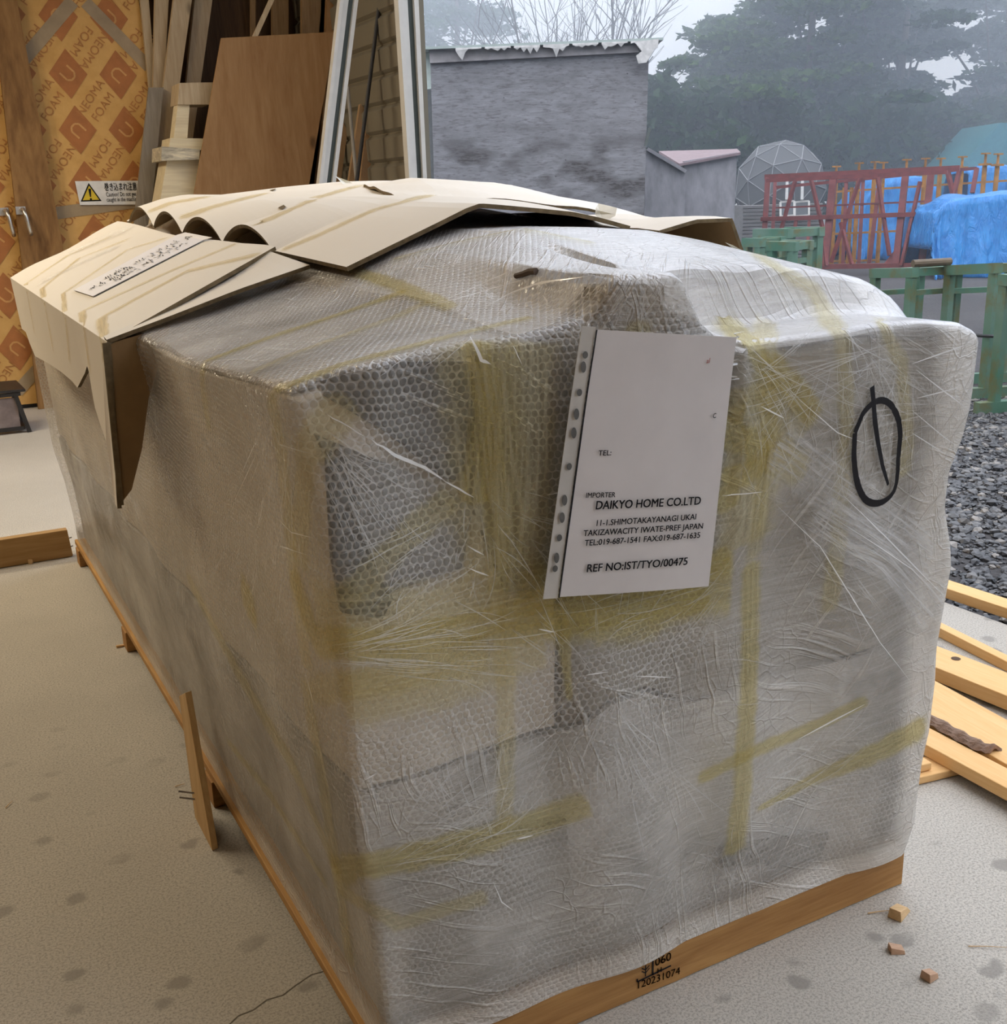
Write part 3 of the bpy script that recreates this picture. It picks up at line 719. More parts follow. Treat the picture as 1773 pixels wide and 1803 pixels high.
# pixel base lines on the sheet -> sheet coordinates
def uvof(px, py):
    v_ = .5; u_ = .5
    for _ in range(30):
        v_ = 1-(py-(578*(1-u_)+592*u_))/((1050*(1-u_)+1027*u_)-(578*(1-u_)+592*u_))
        xl_, xr_ = 1024*v_+962*(1-v_), 1284*v_+1236*(1-v_); u_ = (px-xl_)/(xr_-xl_)
    return u_, v_
for t, a, b, bold, hpx in (('IMPORTER', (1022, 873), (1072, 871), .015, 9), ('DAIKYO HOME CO.LTD', (1038, 893), (1219, 883), .022, 15),
    ('11-1.SHIMOTAKAYANAGI UKAI', (1038, 922), (1211, 909), .018, 10.5), ('TAKIZAWACITY IWATE-PREF JAPAN', (1018, 940), (1223, 925), .018, 10.5),
    ('TEL:019-687-1541 FAX:019-687-1635', (1020, 957), (1218, 941), .018, 10.5), ('REF NO:IST/TYO/00475', (1023, 1003), (1196, 988), .02, 14), ('TEL:', (1043, 799), (1065, 798), .015, 9.5), ('C', (1240, 733), (1246, 732), .015, 9)):
    ua, ub = uvof(*a), uvof(*b); tx = MB(); dtext(t, ua[0], ua[1], ub[0], ub[1], bold, size=hpx/.72/460); tx.build('printed_text', M['ink'], docs)
tx = MB(); ua, ub = uvof(1228, 637), uvof(1234, 636); dtext('al', ua[0], ua[1], ub[0], ub[1], .01, size=.028)
tx.build('printed_text', plain('red_ink', (.55, .12, .08), .5), docs)
# dark twig of tape end on top, bits of stuck tape
hb = hit(908, 493); he = hit(944, 485)
if hb and he:
    MB().tube([hb[0]+Vector((0, 0, .006)), hb[0].lerp(he[0], .4)+Vector((0, 0, .0065)), hb[0].lerp(he[0], .7)+Vector((0, 0, .008)), he[0]+Vector((0, 0, .006))], .0042, 7, taper=.0055).build('bark_scrap', plain('bark', (.10, .07, .05), .8), None)
    tag(bpy.data.objects['bark_scrap'], 'dark sliver of bark lying on the clear film near the top', 'bark')

# ------------------------------------------------------------------ cardboard laid over the far part of the load
g = G('lined_cardboard'); v = g.coord(); n = g.noise(v, 2.5, 4)
M['card'] = g.done(g.bsdf(g.mix(n, (.73, .665, .56), (.79, .73, .63)), .6, .25))
M['card_rim'] = plain('cardboard_cut_edge', (.15, .11, .06), .85, .1, scale=60, var=.35)
M['card_in'] = plain('cardboard_brown_inside', (.22, .135, .06), .8, .15)
CARD = [M['card'], M['card_rim'], M['card_in']]
# section of the upper sheet at its near edge, measured on the vertical plane y = YN
near_px = [(610, 470), (690, 431), (770, 392), (820, 367), (845, 358), (885, 361), (950, 367), (1010, 373), (1060, 384), (1110, 398)]
sec0 = [on(a, b, 1, YN) for a, b in near_px]
far_px = [(222, 383), (265, 362), (300, 350), (360, 345), (430, 337), (500, 329), (600, 321), (680, 320), (740, 322), (800, 330)]
sec1 = [on(a, b, 1, YF) for a, b in far_px]
arch = [(475, 434), (378, 417), (305, 411), (253, 408), (208, 398)]
ay = [on(a, b, 0, .29).y for a, b in arch]           # where the eave touches down between its curls
def arch_z(y):
    for a, b in zip(ay[:-1], ay[1:]):
        if a <= y <= b:
            t = (y-a)/(b-a); return math.sin(math.pi*t)**.75
    return 0
NU, NV = 40, 120
P = np.zeros((NU, NV, 3)); us = np.linspace(0, 1, NU)
def sec_at(sec, u):
    k = u*(len(sec)-1); i = min(int(k), len(sec)-2); return sec[i].lerp(sec[i+1], k-i)
tv = np.linspace(0, 1, NV)
for i, u in enumerate(us):
    a, b = sec_at(sec0, u), sec_at(sec1, u)
    for j, t in enumerate(tv):
        p = a.lerp(b, t); q = p.copy()
        if t > 0:
            az = arch_z(p.y); fall = max(0, 1-u/.42)
            q.z += az*.046*fall**1.2 - (1-az)*.012*fall**2*(1 if p.y > ay[0] else 0)
            q.z += .006*math.sin(7*u+5*t*3)*min(1, t*6)*u
        P[i, j] = q
up = sheet(P, .0085).build('cardboard_sheet', CARD)
tag(up, 'big ridge-folded cardboard sheet topmost on the wrapped load, its left edge curled into arches', 'cardboard sheet', 'cardboard sheets on the load')
UPI = up.location.copy()
UB = BVHTree.FromPolygons([Vector(q) for q in P.reshape(-1, 3)], [(i*NV+j, (i+1)*NV+j, (i+1)*NV+j+1, i*NV+j+1) for i in range(NU-1) for j in range(NV-1)])
M['card_tape'] = m_tape('tan_packing_tape', (.72, .64, .47), .25, (.96, .91, .78))
for px, wd in (([(494, 442), (560, 415), (660, 370), (760, 343)], .05), ([(425, 408), (500, 375), (560, 348), (640, 325)], .05), ([(300, 390), (370, 366), (470, 340)], .05), ([(245, 380), (300, 358), (370, 346)], .05)):
    ribbon('packing_tape', px, wd, M['card_tape'], up, UB, off=.002)
# torn scraps and nicks on the sheet
for px in ([(490, 367), (500, 362), (504, 366), (497, 370)], [(474, 336), (486, 333), (482, 337)]):
    s = MB(); hs = [hit(a, b, UB) for a, b in px]
    if all(hs): s.quadv([h[0]+h[1]*.0025 for h in hs]); s.build('torn_nick', M['card_rim'], up)

# lower sheet: slopes up under the big one and folds down over the left side of the load
YC = 1.03
def low_section(y, t):
    """from the torn lower hem up the side flap, over the fold and up to the load's top"""
    fx, fz = -.105-.02*t*0, 1.05+.035*t
    return fx, fz
hem_px = [(213, 886), (197, 778), (176, 742), (161, 712), (153, 660), (146, 644), (134, 662), (124, 684), (115, 672), (96, 655), (75, 640), (54, 628), (45, 606), (38, 585)]
hem = [on(a, b, 0, -.118) for a, b in hem_px]; hem_y = [p.y for p in hem]
foldl = on(188, 602, 0, -.112); foldr = on(18, 489, 0, -.118)
YC = foldl.y
def hem_z(y):
    o_ = sorted(zip(hem_y, [p.z for p in hem])); return float(np.interp(y, [q[0] for q in o_], [q[1] for q in o_]))
ys = np.linspace(YC, foldr.y, 90)
n1, n2 = 12, 14
P = np.zeros((n1+n2, len(ys), 3))
in_near, in_far = on(482, 434, 1, YC+.17), on(205, 384, 1, foldr.y)
for j, y in enumerate(ys):
    t = (y-YC)/(foldr.y-YC); fx = -.112-.006*t; fz = foldl.z+(foldr.z-foldl.z)*t
    hz = min(hem_z(y), fz-.05)
    for i in range(n1):
        k = i/n1; P[i, j] = (fx-.02*(1-k)*max(0, 1-t*4)+.012*(1-k)*min(1, 4*t), y, hz+(fz-hz)*k)
    ix, iz = in_near.x+(.24-in_near.x)*min(1, t*2), in_near.z+(in_far.z-in_near.z)*t-.012*min(1, 5*t)
    for i in range(n2):
        k = i/(n2-1); P[n1+i, j] = (fx+(ix-fx)*k, y+(0.16*k if j < 1 else .16*k*max(0, 1-t*9)), fz+(iz-fz)*k+.004*math.sin(9*t*k))
lowN = np.array(P)
low = sheet(P[::-1], .0085).build('cardboard_sheet', CARD)
tag(low, 'lower cardboard sheet folded down over the left side of the load with a torn hem', 'cardboard sheet', 'cardboard sheets on the load')
nu_, nv_ = P.shape[:2]
LB = BVHTree.FromPolygons([Vector(q) for q in P.reshape(-1, 3)], [(i*nv_+j, (i+1)*nv_+j, (i+1)*nv_+j+1, i*nv_+j+1) for i in range(nu_-1) for j in range(nv_-1)])
# near strip of the lower sheet, split off by a cut
strip_px = [(188, 602), (300, 560), (420, 513), (545, 470)]; back_px = [(262, 566), (330, 530), (400, 490), (478, 441)]
Q = np.zeros((14, 5, 3))
A = [foldl, on(300, 560, 1, YC-.005), on(420, 513, 1, YC-.012), on(545, 470, 1, YC-.02)]
Bk = [Vector((foldl.x, YC+.03, foldl.z+.004)), on(330, 532, 1, YC+.10), on(402, 492, 1, YC+.14), on(476, 446, 1, YC+.155)]
for i in range(14):
    a, b = sec_at(A, i/13), sec_at(Bk, i/13)
    for j in range(5): q = a.lerp(b, j/4); Q[i, j] = (q.x, q.y, q.z+.004)
sheet(Q, .008).build('folded_strip', CARD, low)
# end tab folded round the near edge of the flap
tb = [foldl+Vector((.003, 0, -.002)), on(300, 575, 1, YC+.004), on(262, 700, 1, YC+.004), on(250, 790, 1, YC+.004), on(232, 862, 1, YC+.004), on(213, 887, 1, YC+.004)]
tb[0] = on(187, 606, 1, YC+.004)
MB().prism(tb, (0, .007, 0), 1).build('end_tab', [M['card_in'], M['card_in']], low)
ed = MB(); ed.bar(on(185, 604, 1, YC), on(213, 889, 1, YC), .010, .008, up=(0, 1, 0)); ed.build('flap_edge', M['card_rim'], low)
for px, wd in (([(505, 437), (330, 478), (180, 560), (185, 640)], .03), ([(420, 428), (300, 478), (145, 549), (160, 660)], .022), ([(340, 405), (225, 440), (112, 517), (124, 640)], .016), ([(230, 420), (140, 455), (75, 508), (95, 620)], .02), ([(200, 415), (120, 450), (46, 500), (62, 590)], .02)):
    ribbon('packing_tape', px, wd, M['card_tape'], low, LB, off=.002)
ribbon('packing_tape', [(215, 432), (130, 470), (70, 500)], .07, M['film_wrap'], low, LB, off=.003)
ribbon('stretch_film_band', [(250, 395), (190, 420), (120, 450)], .09, M['film_wrap'], low, LB, off=.006)
# handwritten slip
slip_px = [(131, 513), (165, 524), (373, 418), (326, 409)]
def slip(u, v_):
    a, b, c_, d = [Vector((p[0], p[1])) for p in slip_px]; q = a.lerp(b, u).lerp(d.lerp(c_, u), v_); h = hit(q.x, q.y, LB)
    return h[0]+h[1]*.004 if h else on(q.x, q.y, 0, .25)
P = [[slip(u, v_) for v_ in np.linspace(0, 1, 16)] for u in np.linspace(0, 1, 4)]
if all(all(r) for r in P):
    sl = sheet(np.array([[tuple(q) for q in r] for r in P]), .001, 0, 0).build('paper_slip', M['paper'])
    tag(sl, 'narrow white paper slip with handwritten columns lying on the cardboard', 'paper slip')
    hw = MB()
    for (v0, v1, cols) in ((.06, .17, 1), (.22, .43, 3), (.47, .56, 2), (.60, .86, 2), (.90, .97, 1)):
        for c_ in range(cols):
            v_ = v0
            while v_ < v1:
                u0 = .25+.55*(c_+.5)/cols+RNG.uniform(-.06, .06)
                for _ in range(3):
                    a_ = (u0+RNG.uniform(-.07, .07), v_+RNG.uniform(0, .012)); b_ = (a_[0]+RNG.uniform(-.09, .09), a_[1]+RNG.uniform(-.012, .012))
                    pa_, pb_ = slip(*a_), slip(*b_)
                    if pa_ and pb_ and (pb_-pa_).length > .002:
                        d = (pb_-pa_).normalized(); sd = d.cross(Vector((0, 0, 1))).normalized()*.0013; zz = Vector((0, 0, .0015))
                        hw.quadv([pa_-sd+zz, pb_-sd+zz, pb_+sd+zz, pa_+sd+zz])
                v_ += .022
    hw.build('handwriting', M['ink'], sl)

# rear sheet bent over the right edge, and a crumpled one further back
def px_sheet(rows, ny, name, label, th=.008, jig=.0):
    """rows: list of (y plane, list of pixels) cross sections from near to far"""
    R_ = [[on(a, b, 1, y) for a, b in px] for y, px in rows]; n_ = 24
    P = np.zeros((n_, ny, 3))
    for j in range(ny):
        k = j/(ny-1)*(len(R_)-1); i0 = min(int(k), len(R_)-2); t = k-i0
        for i in range(n_):
            q = sec_at(R_[i0], i/(n_-1)).lerp(sec_at(R_[i0+1], i/(n_-1)), t)
            P[i, j] = (q.x, q.y, q.z+jig*math.sin(i*.9+j*.6)*math.sin(j*.35+1))
    o = sheet(P, th).build(name, CARD); tag(o, label, 'cardboard sheet', 'cardboard sheets on the load'); return o
fa_, fb_ = on(1160, 406, 1, .66), on(1289, 384, 1, .66)
def flap_section(y, t):
    lift = .012*t
    return [Vector((fa_.x-.16*t, y, fa_.z+.018*t)), Vector(((fa_.x+fb_.x)/2-.05*t, y, (fa_.z+fb_.z)/2+.010+lift)), Vector((fb_.x, y, fb_.z+lift)), Vector((fb_.x+.004, y, fb_.z-.006+lift)), Vector((fb_.x+.035, y, fb_.z-.07)), Vector((fb_.x+.05, y, fb_.z-.135))]
P = np.zeros((30, 14, 3))
for j in range(14):
    t = j/13; sc_ = flap_section(.66+.75*t, t)
    for i in range(30): P[i, j] = sec_at(sc_, i/29)
    P[:, j, 2] += .004*math.sin(j*1.1)
tag(sheet(P, .008).build('cardboard_sheet', CARD), 'cardboard sheet with a brown flap drooping over the right edge of the load', 'cardboard sheet', 'cardboard sheets on the load')
px_sheet([(1.5, [(700, 348), (780, 346), (860, 350), (950, 356), (1020, 366), (1120, 384), (1180, 392)]), (1.9, [(660, 330), (740, 317), (820, 320), (900, 328), (960, 340), (1060, 360), (1140, 382)]), (2.3, [(640, 324), (720, 314), (800, 316), (880, 323), (935, 338), (1020, 357), (1100, 377)]), (2.7, [(640, 330), (720, 321), (800, 324), (880, 331), (930, 342), (1010, 358), (1080, 380)])], 26,
         'cardboard_sheet', 'crumpled cardboard sheet behind the ridge, in front of the grey shed', jig=.004)
# torn tape sticking up
def scrap(name, px, y, label, mat):
    P_ = [on(a, b, 1, y)+Vector((0, RNG.uniform(-.03, .03), 0)) for a, b in px]
    s = MB(); c_ = sum(P_, Vector())/len(P_)+Vector((0, .02, .004)); b = len(s.v); s.v += [tuple(p) for p in P_]+[tuple(c_)]
    for i in range(len(P_)): s.f.append((i, (i+1) % len(P_), len(P_))); s.mi.append(0)
    return tag(s.build(name, mat), label, 'tape scrap', 'loose tape ends')
M['scrap'] = m_tape('crumpled_clear_tape', (.85, .82, .68), .7)
scrap('tape_scrap', [(588, 310), (598, 311), (615, 318), (630, 326), (622, 330), (602, 325)], 2.9, 'crumpled clear tape end sticking up on the cardboard below the leaning white frame', M['scrap'])
scrap('tape_scrap', [(1045, 365), (1062, 358), (1085, 366), (1082, 380), (1070, 392), (1060, 378)], .95, 'clear tape flap hanging over the cardboard edge right of the ridge', M['scrap'])
scrap('tape_scrap', [(1290, 427), (1300, 432), (1318, 448), (1345, 462), (1330, 464), (1300, 450)], .45, 'yellowish tape end lifted off the white top below the drooping flap', M['scrap'])

# ------------------------------------------------------------------ things standing along the back wall
def plank(name, tl, tr, br, bl, y, th, mat, label=None, cat=None, group=None, floor=True, top=None, parent=None, lean=0.0):
    a, b, c_, d = [on(*p, 1, y) for p in (tl, tr, br, bl)]
    def ext(p, q, z): t = (z-p.z)/(q.z-p.z); return p+(q-p)*t
    if floor: c_, d = ext(b, c_, .002), ext(a, d, .002)
    if top: a, b = ext(d, a, top), ext(c_, b, top)
    for p in (a, b): p.y += lean
    o = MB().prism([a, b, c_, d], (0, th, 0)).build(name, mat, parent)
    if label: tag(o, label, cat, group)
    return o
# orange insulation board with printed squares
INS = [Vector((-.75, 6.90, .03)), Vector((1.30, 6.90, .03)), Vector((1.26, 6.90, 3.2)), Vector((-.75, 6.90, 3.2))]
g = G('orange_insulation'); v = g.coord(); n = g.noise(v, 6, 5, .65)
M['insul'] = g.done(g.bsdf(g.mix(g.ramp(n, [(.35, 0.0), (.7, 1.0)]), (.60, .34, .10), (.72, .43, .145)), .6, .3))
M['print'] = plain('brown_print', (.42, .16, .045), .6)
M['print_light'] = plain('light_print', (.62, .33, .11), .6)
M['print_word'] = plain('faded_print', (.46, .20, .055), .6)
M['tape_tan'] = plain('tan_joint_tape', (.36, .27, .16), .5)
ins = MB().prism(INS, (0, .03, 0)).build('insulation_board', M['insul'])
tag(ins, 'orange insulation board wall sheet printed with brown squares behind the plywood', 'insulation board')
YI = 6.897
def on_wall(px, py): return on(px, py, 1, YI)
p00, p10, p01 = on_wall(120, 130), on_wall(208, 132), on_wall(137, 229)
ex = p10-p00; ey = p01-p00
# direction of the printing: diagonal
def glyph(mb, c_, ang, sx_, txt, size, mi=0, bold=.012):
    ca, sa = math.cos(ang), math.sin(ang)
    def fn(x, y): X, Y = x*sx_, y; return (c_.x+X*ca-Y*sa, YI-.0012, c_.z+X*sa+Y*ca)
    lines = txt.split('\n')
    for i, t in enumerate(lines):
        vv, ff = text_mesh(t, size, bold, 'CENTER'); b = len(mb.v); dy = (len(lines)/2-i-.8)*size*1.05
        mb.v += [tuple(fn(x, y+dy)) for x, y, _ in vv]; mb.f += [tuple(b+k for k in q) for q in ff]; mb.mi += [mi]*len(ff)
hs = .155
for i in range(-4, 3):
    for j in range(-2, 7):
        c_ = p00+ex*i+ey*j
        if not (-.7 < c_.x < 1.2 and .12 < c_.z < 3.1): continue
        c_ = Vector((c_.x, YI, c_.z)); a = math.radians(52 if (i+j) % 2 == 0 else -128)
        R2 = [(hs*.78, 0), (0, hs), (-hs*.78, 0), (0, -hs)]
        pq = MB().quadv([(c_.x+x, YI-.0008, c_.z+z) for x, z in R2]).build('printed_square', M['print'], ins); ltr = MB()
        a2 = math.radians(45 if (i+j) % 2 == 0 else -135)
        U = [(-.035, .04), (-.035, -.02), (-.015, -.04), (.015, -.04), (.035, -.02), (.035, .04)]
        for (x0, y0), (x1, y1) in zip(U[:-1], U[1:]):
            ca, sa = math.cos(a2), math.sin(a2)
            pa_, pb_ = Vector((x0*ca-y0*sa, 0, x0*sa+y0*ca)), Vector((x1*ca-y1*sa, 0, x1*sa+y1*ca)); d = (pb_-pa_).normalized(); sd = Vector((-d.z, 0, d.x))*.006
            bb = Vector((c_.x, YI-.0016, c_.z)); ltr.quadv([bb+pa_-sd, bb+pb_-sd, bb+pb_+sd, bb+pa_+sd])
        ltr.build('printed_letter', M['print_light'], pq)
        m_ = c_+ex*.5
        for li, word in enumerate(('NEOMA', 'FOAM')):
            aw = math.radians(52 if j % 2 == 0 else -128); o_ = (.5-li)*.092
            wrd = MB(); glyph(wrd, Vector((m_.x-math.sin(aw)*o_, YI, m_.z+(ey*.5).z+math.cos(aw)*o_)), aw, 1.0, word, .078, bold=0); wrd.build('printed_word', M['print_word'], ins)
for (a, b) in (((30, 118), (128, 2)), ((150, 4), (262, 118)), ((95, 376), (262, 352)), ((30, 690), (75, 640))):
    pa_, pb_ = on_wall(*a), on_wall(*b); d = (pb_-pa_).normalized(); sd = Vector((-d.z, 0, d.x))*.04; oo = Vector((0, -.002, 0))
    MB().quadv([pa_-sd+oo, pb_-sd+oo, pb_+sd+oo, pa_+sd+oo]).build('joint_tape', M['tape_tan'], ins)
def pull(px, py, y, parent):
    a = on(px, py, 1, y); hb = MB().box((a.x-.035, y-.012, a.z-.02), (a.x+.025, y, a.z+.03)).build('handle_plate', M['steel'], parent)
    s = MB().tube([a+Vector((0, -.005, .01)), a+Vector((.005, -.06, .012)), a+Vector((.015, -.075, -.03)), a+Vector((.03, -.07, -.13)), a+Vector((.032, -.05, -.15))], .013, 8)
    s.build('pull_handle', M['steel'], parent, smooth=True)
pull(8, 374, 6.90, ins)
pw = plank('plywood_board', (-14, 0), (30, 0), (112, 440), (36, 440), 6.80, .05, M['ply_dark'], 'tall dark stained plywood panel with a steel pull handle before the orange insulation', 'plywood panel', top=3.15)
pull(38, 372, 6.80, pw)
# caution sign
sgn = plank('caution_sign', (132, 319), (262, 318), (264, 360), (141, 361), 6.885, .006, plain('sign_white', (.80, .79, .76), .4), 'white caution sign with yellow warning triangle on the insulation wall', 'sign', floor=False)
YS = 6.8835
tri = [on(156, 322, 1, YS), on(142, 355, 1, YS), on(179, 354, 1, YS)]
cen = sum(tri, Vector())/3
MB().quadv([tuple(p) for p in tri]).build('triangle_border', M['ink'], sgn)
MB().quadv([tuple(cen+(p-cen)*.78+Vector((0, -.001, 0))) for p in tri]).build('warning_triangle', plain('warning_yellow', (.75, .55, .03), .4), sgn)
ex_ = MB(); a, b = cen+Vector((0, -.002, .042)), cen+Vector((0, -.002, -.012))
ex_.quadv([a+Vector((-.009, 0, 0)), a+Vector((.009, 0, 0)), b+Vector((.004, 0, 0)), b+Vector((-.004, 0, 0))]); ex_.disc(cen+Vector((0, -.002, -.026)), (0, -1, 0), .007); ex_.build('exclamation_mark', M['ink'], sgn)
tx = MB()
def wtext(t, px, py, px2, size, bold=.01):
    a, b = on(px, py, 1, YS), on(px2, py-1, 1, YS); vv, ff = text_mesh(t, 1.0, bold); x1 = max(p[0] for p in vv); k = (b-a).length/x1; bb = len(tx.v)
    tx.v += [(a.x+x*k, YS-.001, a.z+y*size) for x, y, _ in vv]; tx.f += [tuple(bb+i for i in q) for q in ff]; tx.mi += [0]*len(ff)
for a_ in (('巻き込まれ注意', 184, 335, 241, .058, .012), ('Caution! Do not get', 187, 346, 240, .040, .004), ('caught in the machine', 188, 355, 244, .040, .004)):
    tx = MB(); wtext(*a_); tx.build('printed_text', M['ink'], sgn)
# leaning timber
GR = 'timber leaning on the back wall'
plank('grey_board', (262, 154), (288, 154), (268, 357), (240, 358), 6.62, .03, M['greyboard'], 'short weathered grey board upright beside the caution sign', 'board', GR)
plank('timber_stud', (247, 0), (262, 0), (272, 120), (259, 120), 6.84, .035, M['stud'], 'thin pale batten leaning on the insulation above the grey board', 'stud', GR, top=2.9)
plank('timber_stud', (273, 0), (297, 0), (289, 153), (270, 153), 6.76, .04, M['stud'], 'pale stud rising behind the top of the grey board', 'stud', GR, top=3.0)
plank('timber_stud', (306, 0), (338, 0), (290, 330), (264, 352), 6.66, .045, M['stud'], 'long pale stud sloping down beside the grey board, left of the stacked offcuts', 'stud', GR, top=2.9)
plank('timber_stud', (343, 0), (374, 0), (356, 128), (330, 128), 6.74, .045, M['stud'], 'pale stud standing above the short horizontal offcut', 'stud', GR, top=3.05)
GO = 'offcuts piled before the studs'
def offcut(name, px, y, d, mat, label, floor=False):
    return plank(name, *px, y, d, mat, label, 'offcut', GO, floor=floor)
offcut('timber_offcut', [(294, 283), (352, 279), (344, 352), (282, 353)], 6.30, .25, M['stud_pale'], 'cream offcut with dark scuffs, lowest of the pile, its foot behind the load', True)
offcut('timber_offcut', [(300, 243), (358, 244), (355, 264), (298, 259)], 6.30, .25, M['stud_pale'], 'clean cream offcut directly under the small upright block')
M['scuffed'] = wood('scuffed_offcut', (.74, .66, .48), (.28, .25, .20), axis=0, scale=5, knots=.3, stretch=5)
offcut('timber_offcut', [(285, 258), (352, 263), (351, 281), (284, 283)], 6.24, .30, M['scuffed'], 'wide paint-smeared offcut on top of the lowest one in the pile')
offcut('timber_offcut', [(313, 184), (334, 184), (330, 243), (306, 243)], 6.34, .12, M['stud_pale'], 'small upright cream block between the two wider offcuts')
offcut('timber_offcut', [(316, 146), (375, 145), (370, 184), (313, 184)], 6.32, .22, M['stud'], 'horizontal offcut with pale top, topmost of the pile')
pb = plank('plywood_sheet', (390, 67), (590, 56), (545, 320), (341, 346), 6.15, .02, M['ply_brown'], 'large brown knotty plywood sheet leaning by the back wall', 'plywood sheet')
plank('timber_batten', (442, 0), (450, 0), (450, 64), (442, 64), 6.82, .03, M['batten'], 'thin upright batten above the left part of the plywood sheet', 'batten', GR, top=3.0)
plank('timber_batten', (474, 0), (483, 0), (454, 64), (445, 64), 6.155, .02, M['stud'], 'thin diagonal batten above the plywood sheet', 'batten', GR, floor=False, top=2.9)
plank('timber_batten', (480, 0), (508, 0), (508, 62), (480, 62), 6.80, .04, M['batten'], 'wide brown batten above the middle of the plywood sheet', 'batten', GR, top=3.0)
plank('timber_batten', (532, 0), (565, 0), (565, 60), (532, 60), 6.38, .04, M['batten'], 'wide brown batten above the right end of the plywood sheet', 'batten', GR, top=3.0)
plank('timber_batten', (576, 0), (598, 0), (585, 100), (572, 100), 6.25, .04, M['ply_brown'], 'brown board edge between the plywood sheet and the leaning white frame', 'batten', GR, top=3.0)
# leaning white sash and its black rubber, pole, laths at the siding
def profile(name, tl, tr, br, bl, y, label, cat, top, kind=None, d=.05):
    """aluminium section: two white flanges with a dark groove between them"""
    root = empty(name, on((bl[0]+br[0])/2, 700, 1, y).xyz * 1.0)
    a, b, c_, e_ = [on(*p, 1, y) for p in (tl, tr, br, bl)]
    def ext(p, q, z): t = (z-p.z)/(q.z-p.z); return p+(q-p)*t
    c_, e_ = ext(b, c_, .003), ext(a, e_, .003); a, b = ext(e_, a, top), ext(c_, b, top)
    root.location = ((c_+e_)/2)
    for nm, u0, u1, dd, mt in (('outer_flange', 0, .20, .0, 'white_alu'), ('face_strip', .20, .50, .012, 'white_alu'), ('gasket', .50, .78, .024, 'gasket'), ('inner_flange', .78, 1, 0, 'white_alu')):
        q = [a.lerp(b, u0), a.lerp(b, u1), e_.lerp(c_, u1), e_.lerp(c_, u0)]
        MB().prism([p+Vector((0, dd, 0)) for p in q], (0, d-dd, 0)).build(nm, M[mt], root)
    if kind: root['kind'] = kind
    else: tag(root, label, cat)
    return root
profile('window_sash', (599, 0), (631, 0), (592, 317), (562, 320), 5.25, 'white aluminium sash with dark gasket leaning left of the doorway', 'window sash', 3.0)
profile('trim_1', (701, 0), (737, 0), (752, 318), (721, 318), 4.93, None, None, 3.2, kind='structure', d=.06)
a, b = on(669, 0, 1, 5.45), on(628, 321, 1, 5.45); d = b-a
MB().tube([a-d*.35, a+d*((a.z-.003)/(-d.z))], .0125, 10).build('black_pole', M['black'])
tag(bpy.data.objects['black_pole'], 'thin black pole leaning between the leaning white sash and the doorway', 'pole')
plank('timber_lath', (650, 176), (674, 172), (651, 321), (634, 321), 5.75, .04, plain('fir_lath', (.33, .20, .10), .65), 'fir lath right of the black pole against the ribbed siding', 'lath', 'laths before the siding')
plank('timber_lath', (634, 184), (645, 178), (625, 321), (614, 321), 5.80, .03, plain('fir_lath_pale', (.36, .23, .12), .65), 'fir lath just left of the black pole', 'lath', 'laths before the siding')
a, b = on(612, 152, 1, 5.7), on(623, 268, 1, 5.7); d = b-a
MB().tube([a, a+d*((a.z-.003)/(-d.z))], .012, 8).build('grey_tube', plain('grey_pipe', (.30, .28, .25), .5))
tag(bpy.data.objects['grey_tube'], 'thin grey tube behind the laths right of the leaning sash', 'tube')
plank('timber_lath', (604, 215), (612, 230), (600, 321), (592, 321), 6.1, .03, M['batten'], 'dark lath half hidden behind the leaning white sash', 'lath', 'laths before the siding')

# ------------------------------------------------------------------ floor things
a, b = on(-230, 975, 1, 3.14), on(130, 931, 1, 3.14); c_ = on(131, 974, 1, 3.14)
lum = MB().prism([(-1.5, 3.14, .002), (c_.x-.006, 3.14, .002), (c_.x-.014, 3.14, b.z), (-1.5, 3.14, b.z)], (0, .04, 0)).build('floor_lumber', wood('fir_beam', (.48, .31, .14), (.36, .21, .08), axis=0, scale=2, knots=.5), bevel=.002)
tag(lum, 'fir beam lying on the floor at the far left end of the pallet', 'lumber')
for zz in (.035, .07):
    MB().tube([(c_.x-.03, 3.15, zz), (.0, 3.15, zz+.006)], .0022, 6).build('nail', M['nail'], lum)
cr = tag(empty('metal_crate', (.0, 6.1, 0)), 'small dark metal frame box on the floor at the left edge by the wall', 'crate')
x0, x1, y0, y1, h = -.22, .10, 5.98, 6.28, .24
for (xx, yy) in ((x0, y0), (x1, y0), (x0, y1), (x1, y1)): MB().bar((xx+(.03 if xx > 0 else 0), yy, 0), (xx-(.02 if xx > 0 else 0), yy, h), .025, .025).build('leg', M['black'], cr)
for zz in (.03, h): 
    MB().bar((x0, y0, zz), (x1, y0, zz), .022, .022).build('rail', M['black'], cr); MB().bar((x0, y1, zz), (x1, y1, zz), .022, .022).build('rail', M['black'], cr)
    MB().bar((x0, y0, zz), (x0, y1, zz), .022, .022).build('rail', M['black'], cr); MB().bar((x1, y0, zz), (x1, y1, zz), .022, .022).build('rail', M['black'], cr)
g = G('dull_panel'); v = g.coord(); n = g.noise(v, 14, 3); M['dull'] = g.done(g.bsdf(g.mix(n, (.10, .07, .065), (.36, .30, .28)), .5, .3))
MB().box((x0+.01, y0+.005, .04), (x1-.015, y0+.02, h-.02)).build('front_panel', M['dull'], cr)
MB().prism([(x0-.05, y0-.02, h+.02), (x1+.04, y0-.02, h+.014), (x1+.02, y1, h+.03), (x0-.05, y1, h+.035)], (0, 0, .015)).build('lid', M['black'], cr)
